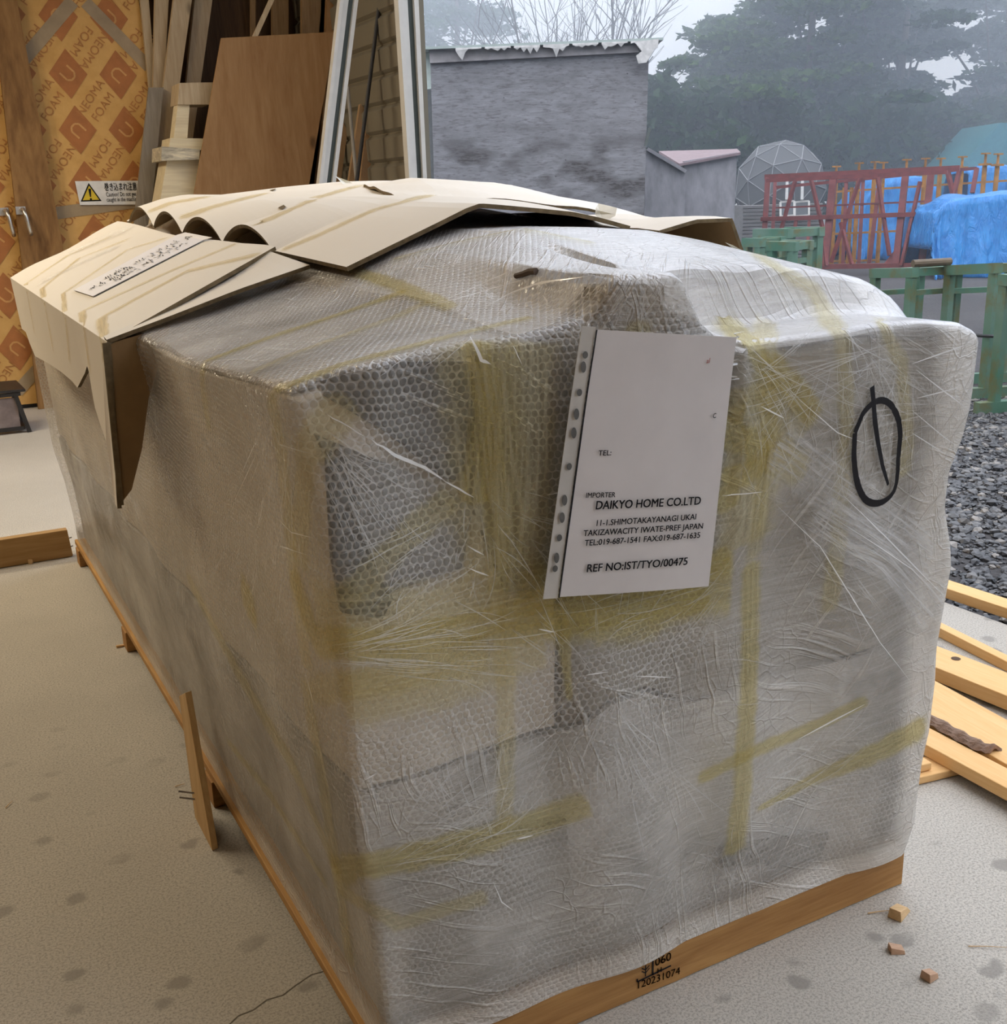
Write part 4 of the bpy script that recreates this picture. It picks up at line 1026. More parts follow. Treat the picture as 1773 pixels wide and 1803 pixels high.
# wedge propped against the pallet
pq = [on(326, 1222, 0, -.035), on(337, 1216, 0, -.035), on(374, 1400, 0, -.035), on(349, 1394, 0, -.035)]
pq[2].z = .001; pq[3].z = .001
wd = MB().prism(pq, (-.014, -.004, 0)).build('wood_wedge', M['stud'], bevel=.001); wd.data.materials[0] = wood('wedge_pine', (.62, .42, .20), (.48, .30, .13), axis=2, scale=3)
tag(wd, 'narrow pine wedge propped upright against the left side of the pallet', 'wedge')
for zz in (.075, .06):
    q = pq[3]; MB().tube([(-.05, pq[3].y-.03, zz), (-.078, pq[3].y-.012, zz+.004)], .002, 6).build('nail', M['nail'], wd)
# fresh pine boards lying by the doorway
GB = 'fresh pine boards by the doorway'
def board(p1, p2, z, wdt, th, label, e0=.8, e1=.6, hole=None, mat='pine_y'):
    """p1-p2: the near top edge in the photo, at height z; the board spreads away from it"""
    a, b = gnd(*p1, z), gnd(*p2, z); d = (b-a).normalized(); perp = Vector((-d.y, d.x, 0))
    if perp.dot(a-CAM) < 0: perp = -perp
    ln_ = (b-a).length; A0, B0 = -e0, ln_+e1; ang = math.atan2(d.y, d.x)
    o = MB().box((A0, 0, -th), (B0, wdt, 0)) if perp.dot(Vector((-d.y, d.x, 0))) > 0 else MB().box((A0, -wdt, -th), (B0, 0, 0))
    o = o.build('pine_board', M['pine'], origin=False, bevel=.002); o.location = (a.x, a.y, z); o.rotation_euler = (0, 0, ang)
    tag(o, label, 'board', GB)
    if hole:
        h = gnd(*hole, z); lc = Matrix.Rotation(-ang, 3, 'Z') @ (h-Vector((a.x, a.y, z)))
        MB().disc((0, 0, 0), (0, 0, 1), .0125, 24).build('knot_hole', M['wall_dark'], o, origin=False)
        k = o.children[0]; k.matrix_parent_inverse = Matrix.Identity(4); k.location = (lc.x, lc.y, .0012)
    return o
board((1682, 1041), (1773, 1071), .035, .075, .035, 'pine board lying across the edge between concrete and gravel', e0=.6)
board((1671, 1114), (1773, 1165), .030, .035, .030, 'narrow pine batten second from the gravel edge', e0=.6)
board((1648, 1175), (1773, 1225), .050, .125, .040, 'pine board with a dark knot hole', e0=.6, hole=(1683, 1160))
board((1638, 1266), (1773, 1346), .050, .165, .025, 'pale wide pine board under the bark strip', e0=.7)
board((1632, 1312), (1773, 1388), .050, .072, .030, 'pine board nearest the camera with a long side face', e0=.7)
o = board((1612, 1371), (1692, 1352), .020, .075, .018, 'pine board lying crosswise under the nearest board', e0=.5, e1=.05)
board((1616, 1349), (1641, 1343), .040, .035, .018, 'short pine block lying on the crosswise board', e0=.3, e1=.0)
# bark strip
bk = [gnd(1637, 1270, .058), gnd(1665, 1287, .06), gnd(1695, 1303, .06), gnd(1722, 1317, .06), gnd(1745, 1321, .06)]
d = (bk[-1]-bk[0]).normalized(); pv = Vector((-d.y, d.x, 0)); pv = pv if pv.dot(bk[0]-CAM) > 0 else -pv
P = np.zeros((16, 7, 3)); bk = [bk[0]-d*.45]+bk
for i in range(16):
    c_ = sec_at(bk, i/15)
    for j in range(7):
        t = j/6; q = c_+pv*(.042*t-.004)+Vector((0, 0, .014*math.sin(math.pi*t)-.006+.003*math.sin(i*2.1+j))); P[i, j] = q
g = G('rough_bark'); v = g.coord(); n = g.noise(v, 45, 5, .7); M['bark'] = g.done(g.bsdf(g.mix(n, (.10, .07, .055), (.42, .27, .19)), .8, .2, normal=g.bump(n, .8, .006)))
tag(sheet(P, .008, 0, 0).build('bark_strip', M['bark']), 'curled strip of brown bark lying on the pale wide board', 'bark')
# chips and splinters
def chip(px, py, lx, ly, h, rz, label, mat, taper=.6, group='wood chips on the concrete'):
    c_ = gnd(px, py); s = MB(); lx, ly, h = lx*1.3, ly*1.3, h*1.3
    b = [(-lx/2, -ly/2), (lx/2, -ly/2), (lx/2, ly/2), (-lx/2, ly/2)]; cs, sn = math.cos(rz), math.sin(rz)
    lo = [(c_.x+x*cs-y*sn, c_.y+x*sn+y*cs, .0008) for x, y in b]
    hi = [(c_.x+x*(taper if x > 0 else 1)*cs-y*.8*sn, c_.y+x*(taper if x > 0 else 1)*sn+y*.8*cs, h*(.55 if x > 0 else 1)) for x, y in b]
    s.v = lo+hi; s.f = [(3, 2, 1, 0), (4, 5, 6, 7), (0, 1, 5, 4), (1, 2, 6, 5), (2, 3, 7, 6), (3, 0, 4, 7)]; s.mi = [0]*6
    return tag(s.build('wood_chip', mat, bevel=.0006), label, 'wood chip', group)
CH = wood('chip_pine', (.72, .50, .27), (.58, .38, .18), axis=0, scale=6); CH2 = wood('chip_fir', (.55, .36, .24), (.45, .27, .16), axis=0, scale=6)
chip(1583, 1610, .034, .020, .017, .35, 'wedge-shaped wood chip with splinters near the right end of the pallet', CH)
chip(1578, 1675, .019, .016, .010, -.5, 'small square wood chip below the wedge-shaped one', CH2, .95)
chip(1636, 1722, .018, .016, .013, .1, 'small square wood chip nearest the lower right corner', CH2, .98)
chip(55, 992, .018, .012, .016, 1.2, 'tiny pale chip in front of the fir beam', CH)
chip(217, 1138, .032, .008, .006, .1, 'pale chip at the pallet foot behind the pine wedge', CH, .9)
def splinter(p, q, label, r=.0011):
    a, b = gnd(*p, .002), gnd(*q, .003)
    tag(MB().tube([a, a.lerp(b, .5)+Vector((0, 0, .001)), b], r, 5, taper=r*.4).build('wood_splinter', CH), label, 'splinter', 'splinters on the concrete')
splinter((1705, 1666), (1773, 1668), 'long pale splinter at the right edge of the floor')
splinter((1528, 1608), (1568, 1603), 'pale splinter left of the wedge-shaped chip', .0014)
splinter((308, 1385), (326, 1380), 'small splinter left of the pine wedge')
splinter((10, 1422), (22, 1410), 'dark straw splinter at the left edge of the floor')

# ------------------------------------------------------------------ outdoors: gravel by the door
GZ = -.055
def stones(name, n, mat, x0, x1, y0, y1, r0, r1, keep):
    t = (1+5**.5)/2
    ico = np.array([(-1, t, 0), (1, t, 0), (-1, -t, 0), (1, -t, 0), (0, -1, t), (0, 1, t), (0, -1, -t), (0, 1, -t), (t, 0, -1), (t, 0, 1), (-t, 0, -1), (-t, 0, 1)])/math.sqrt(1+t*t)
    fc = [(0, 11, 5), (0, 5, 1), (0, 1, 7), (0, 7, 10), (0, 10, 11), (1, 5, 9), (5, 11, 4), (11, 10, 2), (10, 7, 6), (7, 1, 8), (3, 9, 4), (3, 4, 2), (3, 2, 6), (3, 6, 8), (3, 8, 9), (4, 9, 5), (2, 4, 11), (6, 2, 10), (8, 6, 7), (9, 8, 1)]
    V, F, k = [], [], 0
    while k < n:
        x, y = RNG.uniform(x0, x1), RNG.uniform(y0, y1)
        if not keep(x, y): continue
        r = r0+(r1-r0)*RNG.random()**3; A = np.linalg.qr(RNG.normal(size=(3, 3)))[0]
        v_ = (ico*(1+RNG.uniform(-.22, .22, (12, 1))))@A * np.array([r*RNG.uniform(.8, 1.3), r, r*RNG.uniform(.5, .8)])
        V += [(x+p[0], y+p[1], GZ+r*.25+p[2]) for p in v_]; F += [tuple(12*k+i for i in f) for f in fc]; k += 1
    s = MB(); s.v = V; s.f = F; s.mi = [0]*len(F); o = s.build(name, mat, origin=False)
    return o
g = G('gravel_stone'); v = g.coord(); rnd = g.n('ShaderNodeNewGeometry').outputs['Random Per Island']
c = g.ramp(rnd, [(0, (.018, .019, .021)), (.45, (.05, .05, .053)), (.8, (.10, .097, .094)), (.97, (.24, .215, .185))])
M['stone'] = g.done(g.bsdf(c, .38, .5))
tag(stones('gravel', 34000, M['stone'], X_OPEN+.01, 5.9, -1.6, 4.6, .008, .027, lambda x, y: RNG.random() < 1.25-max(0, x-4.4)*.55), 'wet grey gravel stones outside the concrete edge', 'gravel', kind='stuff')

# ------------------------------------------------------------------ sheds and hut
def wallquad(px, D): return [deep(a, b, D) for a, b in px]
g = G('weathered_plywood'); v = g.coord(); q = g.mapping(v, sc=(1, 1, 4.5)); n = g.noise(q, 2.4, 6, .65, .6); n2 = g.noise(q, 9, 5, .7); n3 = g.noise(g.mapping(v, loc=(3, 1, 2), sc=(.8, .8, 1.8)), 1.6, 3, .5)
c = g.mix(g.ramp(n, [(.3, 0.0), (.7, 1.0)]), (.135, .13, .13), (.225, .22, .226))
c = g.mix(g.ramp(n2, [(.36, .8), (.5, 0.0)]), c, (.10, .09, .09))
sp = g.n('ShaderNodeSeparateXYZ'); g.put(sp.inputs[0], v)
c = g.mix(g.math('MULTIPLY', g.math('MULTIPLY', g.ramp(n3, [(.48, 0.0), (.58, 1.0)]), g.ramp(n2, [(.4, .3), (.55, 1.0)])), g.math('SUBTRACT', 1, g.step(sp.outputs[2], 1.75, 2.3))), c, (.055, .048, .045))
kn = g.voro(g.mapping(v, sc=(1, 1, 1)), 5.5, 1); c = g.mix(g.ramp(kn, [(.035, .9), (.07, 0.0)]), c, (.05, .045, .045))
M['weather'] = g.done(g.bsdf(c, .85, .15, normal=g.bump(n2, .3, .01)))
D1 = 14.0
sh = tag(empty('plywood_shed', deep(950, 480, D1)), 'big grey weathered plywood shed with a torn white roof edge, right of the doorway frame', 'shed'); sh.location.z = GZ
a, b, c_, d_ = wallquad([(757, 84), (1143, 76), (1134, 372), (766, 376)], D1)
nrm = (b-a).cross(d_-a).normalized(); nrm = nrm if nrm.dot(a-CAM) > 0 else -nrm; back = Vector((nrm.x, nrm.y, 0)).normalized()*2.4
def down(p, q, z=GZ): return p+(q-p)*((z-p.z)/(q.z-p.z))
MB().prism([a, b, down(b, c_), down(a, d_)], back).build('wall', M['weather'], sh)
fr = -back.normalized()
fa = wallquad([(755, 86), (1122, 80), (1125, 92), (757, 111)], D1-.06); MB().prism([fa[0], fa[1], fa[2], fa[3]], -fr*.05).build('fascia', plain('weathered_fascia', (.24, .22, .215), .8, .2, scale=5, var=.3), sh)
M['roofing'] = plain('pale_roofing', (.40, .45, .41), .5, .3, var=.06)
r0, r1 = deep(732, 83, D1-.15), deep(1168, 66, D1-.15)
MB().prism([r0, r1, r1+back*1.1+Vector((0, 0, .06)), r0+back*1.1+Vector((0, 0, .06))], (0, 0, -.03)).build('roof', M['roofing'], sh)
M['torn'] = plain('torn_white_felt', (.48, .46, .43), .6, .2, var=.25)
for kk in range(7):                                   # torn strips of roofing felt along the eave
    u0 = .16+kk*.118; s = MB(); tp_ = []; bt = []
    for i in range(9):
        u = u0+.105*i/8; p = r0.lerp(r1, u)+Vector((0, 0, -.03)); dz = .015+.115*RNG.random()**1.6*(1 if 0 < i < 8 else .2)*(1.2, .5, .9, 1.25, .4, 1.1, .7)[kk]
        tp_.append(p+fr*.012); bt.append(p+fr*.02-Vector((0, 0, dz)))
    s.prism(tp_+bt[::-1], -fr*.012); s.build('torn_felt', M['torn'], sh)
s = MB(); cpx = [(1118, 75), (1160, 68), (1158, 84), (1143, 92), (1152, 88), (1138, 110), (1124, 112), (1120, 98), (1130, 90)]
s.prism(wallquad(cpx, D1-.2), -fr*.03); s.build('torn_felt', M['torn'], sh)
s = MB(); s.prism(wallquad([(1142, 224), (1147, 226), (1139, 256), (1134, 258)], D1-.08), -fr*.03); s.build('loose_ply', M['gasket'], sh)
# narrow lean-to against the shed's left side
ln2 = tag(empty('side_screen', deep(752, 480, D1+.3)), 'narrow pale translucent and grey screen left of the grey plywood shed', 'screen'); ln2.location.z = GZ
q = wallquad([(738, 84), (760, 84), (762, 156), (744, 158)], D1+.25); MB().prism(q, back*.02).build('pale_panel', plain('pale_green_panel', (.62, .70, .62), .5), ln2)
q = wallquad([(743, 158), (763, 157), (768, 376), (751, 376)], D1+.25); q = [q[0], q[1], down(q[1], q[2]), down(q[0], q[3])]; MB().prism(q, back*.02).build('grey_cloth', plain('grey_cloth', (.13, .135, .13), .8), ln2)
# second shed
D2 = 17.0
s2 = tag(empty('plywood_shed', deep(1215, 470, D2)), 'low pale grey shed with two stepped roofs behind the big plywood shed', 'shed'); s2.location.z = GZ
g = G('pale_weathered_wall'); v = g.coord(); n = g.noise(g.mapping(v, sc=(3, 3, .7)), 2.5, 5, .65); M['wall2'] = g.done(g.bsdf(g.mix(g.ramp(n, [(.35, 0.0), (.7, 1.0)]), (.17, .165, .172), (.26, .252, .265)), .85, .15))
M['pinkroof'] = plain('faded_red_roof', (.22, .155, .16), .6)
bk2 = back.normalized()*2
q = wallquad([(1136, 262), (1143, 264), (1206, 303), (1206, 380), (1136, 380)], D2); q = q[:3]+[down(q[2], q[3]), down(q[0]-Vector((0, 0, .2)), q[4])]
MB().prism(q, bk2).build('wall', M['wall2'], s2)
MB().bar(deep(1140, 262, D2-.05), deep(1208, 302, D2-.05), .09, .05, up=(0, 0, 1)).build('roof_edge', plain('grey_trim', (.28, .27, .28), .7), s2)
q = wallquad([(1204, 284), (1298, 268), (1293, 380), (1206, 380)], D2+.4); q = [q[0], q[1], down(q[1], q[2]), down(q[0], q[3])]
MB().prism(q, bk2).build('wall', M['wall2'], s2)
rr = [deep(1196, 288, D2+.3), deep(1304, 268, D2+.3)]
MB().prism([rr[0], rr[1], deep(1298, 262, D2+2.0), deep(1160, 266, D2+2.0)], (0, 0, -.04)).build('roof', M['pinkroof'], s2)
# geodesic dome over a log hut
D3 = 20.5
hut = tag(empty('dome_hut', deep(1375, 465, D3)), 'small log hut under a grey netted dome, behind the red steel frame', 'hut'); hut.location.z = GZ
g = G('log_siding'); v = g.coord(); n = g.noise(g.mapping(v, sc=(1, 1, 5)), 4, 4); M['log'] = g.done(g.bsdf(g.mix(n, (.12, .115, .11), (.24, .23, .225)), .8, .2))
la, lb = deep(1308, 372, D3), deep(1448, 365, D3); lw = (lb-la); lw.z = 0; hw_ = lw.length; ld = lw.normalized(); bk3 = Vector((-ld.y, ld.x, 0)); bk3 = bk3 if bk3.dot(la-CAM) > 0 else -bk3
s = MB(); zc = GZ
while zc < la.z+.1:
    p = Vector((la.x, la.y, zc)); s.prism([p, p-bk3*.02+Vector((0, 0, .01)), p-bk3*.02+Vector((0, 0, .055)), p+Vector((0, 0, .065)), p+bk3*.05+Vector((0, 0, .065)), p+bk3*.05], ld*hw_); zc += .066
s.prism([Vector((la.x, la.y, GZ))+bk3*.05, Vector((lb.x, lb.y, GZ))+bk3*.05, Vector((lb.x, lb.y, la.z+.1))+bk3*.05, Vector((la.x, la.y, la.z+.1))+bk3*.05], bk3*1.2)
s.build('log_wall', M['log'], hut)
for x0_, x1_ in ((1374, 1398), (1399, 1424)):
    q = wallquad([(x0_, 356), (x1_, 354), (x1_, 379), (x0_, 381)], D3-.06); f = MB(); ce = sum(q, Vector())/4
    for i in range(4): f.bar(q[i], q[(i+1) % 4], .035, .035, up=tuple(bk3))
    f = f.build('window_frame', M['white_alu'], hut); MB().prism(q, bk3*.01).build('pane', plain('dark_pane', (.06, .07, .075), .15, .6), f)
cD = Vector(deep(1373, 330, D3+1.0)); rD = 80/F_PX*(D3+1.0)
bm = bmesh.new(); bmesh.ops.create_icosphere(bm, subdivisions=2, radius=rD); 
rot = Matrix.Rotation(.35, 4, 'Z') @ Matrix.Rotation(.55, 4, 'X'); bmesh.ops.transform(bm, matrix=rot, verts=bm.verts)
es = MB(); nf = MB()
for e_ in bm.edges:
    a, b = e_.verts[0].co, e_.verts[1].co
    if max(a.z, b.z) > -.45*rD: es.tube([cD+a, cD+b], .009, 5)
for f_ in bm.faces:
    if max(v_.co.z for v_ in f_.verts) > -.45*rD: nf.quadv([cD+v_.co*.995 for v_ in f_.verts])
bm.free()
g = G('shade_net'); M['net'] = g.done(g.bsdf((.16, .165, .17), .8, .2, alpha=.72))
nf.build('dome_net', M['net'], hut); es.build('dome_frame', plain('grey_tube_frame', (.24, .245, .25), .5), hut)
for px in (1385, 1412): 
    p = deep(px, 352, D3-.15); q = deep(px+1, 312, D3-.15); MB().bar(p, q, .05, .05).build('post', plain('pale_post', (.52, .51, .48), .7), hut)

# ------------------------------------------------------------------ red steel frame
M['red'] = plain('red_oxide_steel', (.19, .042, .036), .55, .4, scale=8, var=.25)
fr_ = tag(empty('lattice_truss', deep(1500, 470, 18)), 'long red oxide steel lattice frame standing in the yard before the log hut', 'steel frame'); fr_.location.z = GZ
DF0, DF1 = 18.6, 17.4                                 # left end farther, right end nearer
def fpt(px, py, dd=0):
    t = (px-1350)/(1640-1350); return deep(px, py, DF0+(DF1-DF0)*t+dd)
def member(p, q, wd=.075, dd=0, name='brace'):
    MB().bar(fpt(*p, dd), fpt(*q, dd), wd, wd).build(name, M['red'], fr_)
member((1347, 312), (1690, 296), .085, 0, 'chord'); member((1350, 318), (1668, 303), .06, -.25, 'chord'); member((1340, 386), (1655, 376), .07, -.05, 'chord'); member((1400, 470), (1640, 467), .08, 0, 'chord')
for a_, b_, n_ in (((1352, 313), (1343, 462), .085), ((1468, 309), (1452, 470), .11), ((1595, 302), (1577, 470), .10), ((1640, 300), (1622, 470), .10)): member(a_, b_, n_, 0, 'post')
for a_, b_ in (((1400, 318), (1365, 440)), ((1428, 316), (1448, 400)), ((1448, 400), (1455, 468)), ((1515, 312), (1463, 462)), ((1545, 312), (1566, 450)), ((1620, 320), (1587, 468)), ((1425, 385), (1420, 468)), ((1390, 470), (1402, 386)), ((1480, 392), (1500, 466))): member(a_, b_, .05, -.05)
for a_, b_ in (((1365, 318), (1358, 460)), ((1490, 316), (1484, 466)), ((1520, 312), (1512, 466)), ((1550, 308), (1530, 468)), ((1690, 297), (1672, 372)), ((1668, 300), (1680, 350)), ((1720, 296), (1712, 340))): member(a_, b_, .06, .9, 'post')
member((1365, 330), (1720, 296), .05, .9, 'chord'); member((1365, 366), (1690, 352), .03, .9, 'rod')
MB().prism([fpt(1555, 468), fpt(1577, 440), fpt(1577, 470)], (0, .02, 0)).build('gusset', M['red'], fr_)
# yellow screw props behind the frame
M['ochre'] = plain('ochre_rusty_steel', (.38, .17, .03), .6, .3, scale=9, var=.35)
for i, (px, py, D_) in enumerate(((1473, 293, 20.2), (1513, 287, 20.0), (1541, 285, 19.8), (1556, 286, 20.3), (1597, 281, 19.6), (1630, 279, 20.0), (1657, 279, 19.5), (1695, 276, 19.2), (1736, 270, 18.9), (1758, 271, 18.8))):
    t_ = deep(px, py, D_); pr = tag(empty('screw_prop', (t_.x, t_.y, GZ)), ('first', 'second', 'third', 'fourth', 'fifth', 'sixth', 'seventh', 'eighth', 'ninth', 'tenth')[i]+' rusty yellow screw prop from the left behind the red steel frame', 'prop', 'screw props behind the red frame')
    MB().tube([(t_.x, t_.y, GZ), (t_.x, t_.y, t_.z-.16)], .04, 8).build('post', M['ochre'], pr)
    MB().tube([(t_.x, t_.y, t_.z-.18), (t_.x, t_.y, t_.z)], .022, 8).build('screw', M['ochre'], pr)
    MB().box((t_.x-.065, t_.y-.05, t_.z-.015), (t_.x+.065, t_.y+.05, t_.z+.01)).build('head_plate', M['ochre'], pr)
    MB().box((t_.x-.075, t_.y-.075, t_.z-.20), (t_.x+.075, t_.y+.075, t_.z-.165)).build('collar', M['ochre'], pr)
rk = tag(empty('prop_rail', deep(1510, 468, 20)), 'ochre rails tying the screw props together behind the red frame', 'rail'); rk.location.z = GZ
for (a_, b_) in (((1466, 338), (1773, 318)), ((1466, 412), (1640, 404)), ((1465, 460), (1545, 458))):
    MB().bar(deep(*a_, 20.1), deep(*b_, 19.4), .035, .035).build('rail', M['ochre'], rk)
for px in (1487, 1500): MB().bar(deep(px, 330, 20.2), Vector((deep(px, 330, 20.2).x, deep(px, 330, 20.2).y, GZ)), .05, .05).build('post', M['ochre'], rk)

# ------------------------------------------------------------------ blue tarpaulins, green tent
g = G('blue_tarpaulin'); v = g.coord(); n = g.noise(g.mapping(v, rot=(0, .5, .4), sc=(5, 5, 1.2)), 1.6, 4, .6, .8); n2 = g.noise(v, 5, 4)
M['tarp'] = g.done(g.bsdf(g.mix(g.ramp(n2, [(.35, 0.0), (.7, 1.0)]), (.018, .18, .50), (.03, .26, .62)), .38, .45, normal=g.bump(n, .9, .08)))
def tarp_heap(name, label, outline, D, depth, group):
    """draped cover: outline of the heap as measured, skirt down to the ground"""
    P = [deep(a, b, D) for a, b in outline]; nx, ny = 40, 26
    top = [sec_at(P, i/(nx-1)) for i in range(nx)]; bkv = Vector((CF.x, CF.y, 0)).normalized()*depth
    rows = []
    for j in range(ny):
        t = j/(ny-1); r_ = []
        for i in range(nx):
            p = top[i]
            if t < .45: k = t/.45; q = Vector((p.x, p.y, GZ+.01+(p.z-GZ)*k))-bkv.normalized()*.22*(1-k)**1.5*(1+.35*math.sin(i*.9))
            else: k = (t-.45)/.55; q = p+bkv*k; q.z = GZ+(p.z-GZ)*(1-max(0, (k-.7)/.3)**2)+.05*math.sin(i*.5)*math.sin(k*6)
            q += Vector((RNG.normal()*.008, RNG.normal()*.008, 0)); r_.append(tuple(q))
        rows.append(r_)
    o = grid_mb(np.array(rows)).build(name, M['tarp'], smooth=True)
    sm = o.modifiers.new('thick', 'SOLIDIFY'); sm.thickness = .004
    return tag(o, label, 'tarpaulin', group)
GT = 'blue tarpaulins over heaps'
tarp_heap('tarpaulin', 'bright blue tarpaulin heap nearest, at the right edge below the tent', [(1640, 440), (1648, 372), (1664, 360), (1700, 348), (1760, 342), (1840, 338), (1900, 345)], 16.6, 1.6, GT)
tarp_heap('tarpaulin', 'blue tarpaulin heap seen through the middle of the red steel frame', [(1497, 420), (1512, 365), (1545, 322), (1570, 312), (1630, 311), (1652, 330)], 21.2, 2.0, GT)
tarp_heap('tarpaulin', 'blue tarpaulin heap behind the screw props, just below the green tent', [(1705, 305), (1720, 294), (1773, 290), (1860, 290), (1900, 320)], 21.8, 1.5, GT)
DT = 23.2
tt = MB(); q = wallquad([(1640, 345), (1762, 216), (1900, 225), (1960, 345)], DT); q = [Vector((q[0].x, q[0].y, GZ)), down(q[0], q[0]-Vector((0, 0, 1)), q[0].z), q[1], q[2], q[3], Vector((q[3].x, q[3].y, GZ))]
tt.prism(q, Vector((CF.x, CF.y, 0)).normalized()*2)
tag(tt.build('frame_tent', plain('teal_canvas', (.045, .15, .17), .6, .3)), 'teal canvas tent roof rising at the right edge behind the tarpaulins', 'tent')

# ------------------------------------------------------------------ green steel trestles
g = G('green_paint_rust'); v = g.coord(); n = g.noise(v, 5, 5, .65); n2 = g.noise(g.mapping(v, loc=(2, 0, 1)), 2.2, 3)
c = g.mix(g.ramp(n2, [(.35, 0.0), (.65, 1.0)]), (.06, .165, .10), (.14, .225, .165)); c = g.mix(g.ramp(n, [(.48, 0.0), (.64, .8)]), c, (.15, .125, .035))
M['green'] = g.done(g.bsdf(c, .55, .35))
def trestle(a, b, dep, label, tw=.06, foot=None):
    """two pairs of legs under a top beam running a to b"""
    d = (b-a); d.z = 0; ln_ = d.length; u = d.normalized(); w_ = Vector((-u.y, u.x, 0)); w_ = w_ if w_.dot(a-CAM) > 0 else -w_
    r = tag(empty('steel_trestle', ((a+b)/2).xyz), label, 'trestle', 'green steel trestles in the yard'); r.location.z = GZ
    for k in (0, 1):
        p, q = a+w_*dep*k, b+w_*dep*k
        MB().bar(p, q, tw, tw*1.1).build('top_beam', M['green'], r)
        for e_ in (p+u*tw*.6, q-u*tw*.6):
            MB().bar(e_-Vector((0, 0, tw*.5)), Vector((e_.x, e_.y, GZ+.07)), tw*.9, tw*.9).build('leg', M['green'], r)
    for e_ in (a, b):
        ee = e_+u*(tw*.6 if e_ is a else -tw*.6)
        MB().bar(ee, ee+w_*dep, tw*.8, tw*.9).build('cross_beam', M['green'], r)
        g0 = Vector((ee.x, ee.y, GZ+.036)); MB().bar(g0-w_*.12, g0+w_*(dep+.12), tw, .07).build('foot_rail', M['green'], r)
        MB().bar(ee-Vector((0, 0, .14)), ee+w_*dep-Vector((0, 0, .14)), tw*.5, tw*.6).build('brace', M['green'], r)
    return r
trestle(deep(1668, 476, 7.6), deep(1758, 472, 7.0), .45, 'green rusty steel trestle whose foot stands on the gravel right of the load')
trestle(deep(1536, 481, 7.9), deep(1612, 480, 7.5), .40, 'green steel trestle just behind the right shoulder of the load')
trestle(deep(1764, 492, 6.6), deep(1850, 500, 6.2), .45, 'greenish ochre steel trestle cut by the right edge of the photo')
trestle(deep(1330, 411, 12.0), deep(1392, 411, 11.6), .5, 'green steel trestle far off between the cardboard flap and the red frame', .09)
trestle(deep(1310, 427, 11.2), deep(1345, 427, 11.0), .3, 'short green trestle peeping out beside the drooping cardboard flap', .08)
trestle(deep(1352, 433, 10.6), deep(1404, 434, 10.4), .3, 'low green trestle in front of the far one, left of the red frame', .08)
MB().tube([deep(1606, 480, 7.52)+Vector((0, 0, .060)), deep(1672, 476, 7.58)+Vector((0, 0, .060))], .026, 10).build('steel_pipe', plain('rusty_pipe', (.12, .085, .05), .6)); tag(bpy.data.objects['steel_pipe'], 'rusty pipe laid between the two green trestles', 'pipe')
MB().tube([deep(1705, 590, 7.3), deep(1745, 592, 7.1), deep(1800, 594, 7.0)], .012, 6).build('black_cable', M['black']); tag(bpy.data.objects['black_cable'], 'black cable stretched past the trestle legs at the right edge', 'cable')

# ------------------------------------------------------------------ trees
def leaf_mat(name, c0, c1):
    g = G(name); rnd = g.n('ShaderNodeNewGeometry').outputs['Random Per Island']
    c = g.mix(rnd, c0, c1); p = g.n('ShaderNodeBsdfDiffuse'); g.put(p.inputs[0], c); t = g.n('ShaderNodeBsdfTranslucent'); g.put(t.inputs[0], c)
    mx = g.n('ShaderNodeMixShader'); mx.inputs[0].default_value = .25; g.t.links.new(p.outputs[0], mx.inputs[1]); g.t.links.new(t.outputs[0], mx.inputs[2])
    return g.done(mx.outputs[0])
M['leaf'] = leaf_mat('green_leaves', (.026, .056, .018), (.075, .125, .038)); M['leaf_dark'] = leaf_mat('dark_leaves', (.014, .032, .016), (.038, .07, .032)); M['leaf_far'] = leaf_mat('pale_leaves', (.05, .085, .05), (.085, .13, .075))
M['trunk'] = plain('grey_trunk', (.075, .06, .05), .85, .1)
def leaf_cloud(clumps, size, flat=.35):
    """clumps: list of (centre, rx, rz, count) -> leaf quads"""
    V = []
    for c_, rx, rz, n_ in clumps:
        u_ = RNG.normal(size=(n_, 3)); u_ /= np.linalg.norm(u_, axis=1, keepdims=True); r_ = RNG.random((n_, 1))**(1/2.2)
        P = u_*r_*np.array([rx, rx*1.1, rz])+np.array(c_)
        P[:, 2] -= .18*((P[:, 0]-c_[0])**2+(P[:, 1]-c_[1])**2)/rx
        a = RNG.normal(size=(n_, 3)); a[:, 2] *= flat; a /= np.linalg.norm(a, axis=1, keepdims=True)
        b = RNG.normal(size=(n_, 3)); b[:, 2] *= flat*1.6; b -= a*(a*b).sum(1, keepdims=True); b /= np.linalg.norm(b, axis=1, keepdims=True)+1e-9
        s_ = size*RNG.uniform(.6, 1.3, (n_, 1)); a = a*s_; b = b*s_*.5
        V.append(np.stack([P-a, P+b, P+a, P-b], 1))
    V = np.concatenate(V).reshape(-1, 3); s = MB(); s.v = [tuple(p) for p in V]; s.f = [(i, i+1, i+2, i+3) for i in range(0, len(V), 4)]; s.mi = [0]*len(s.f)
    s.uv = None; return s
def quick_build(s, name, mat, parent):
    me = bpy.data.meshes.new(name); me.from_pydata(s.v, [], s.f); me.materials.append(mat); o = bpy.data.objects.new(name, me); C.objects.link(o)
    o.parent = parent; o.matrix_parent_inverse = wmat(parent).inverted(); return o
HOLES = [(1675, 120, 40), (1200, 175, 34), (1225, 40, 30), (1720, 90, 22), (1130, 120, 40), (1545, 40, 16), (1545, 145, 16), (1590, 205, 14), (1650, 165, 24), (1380, 70, 10)]
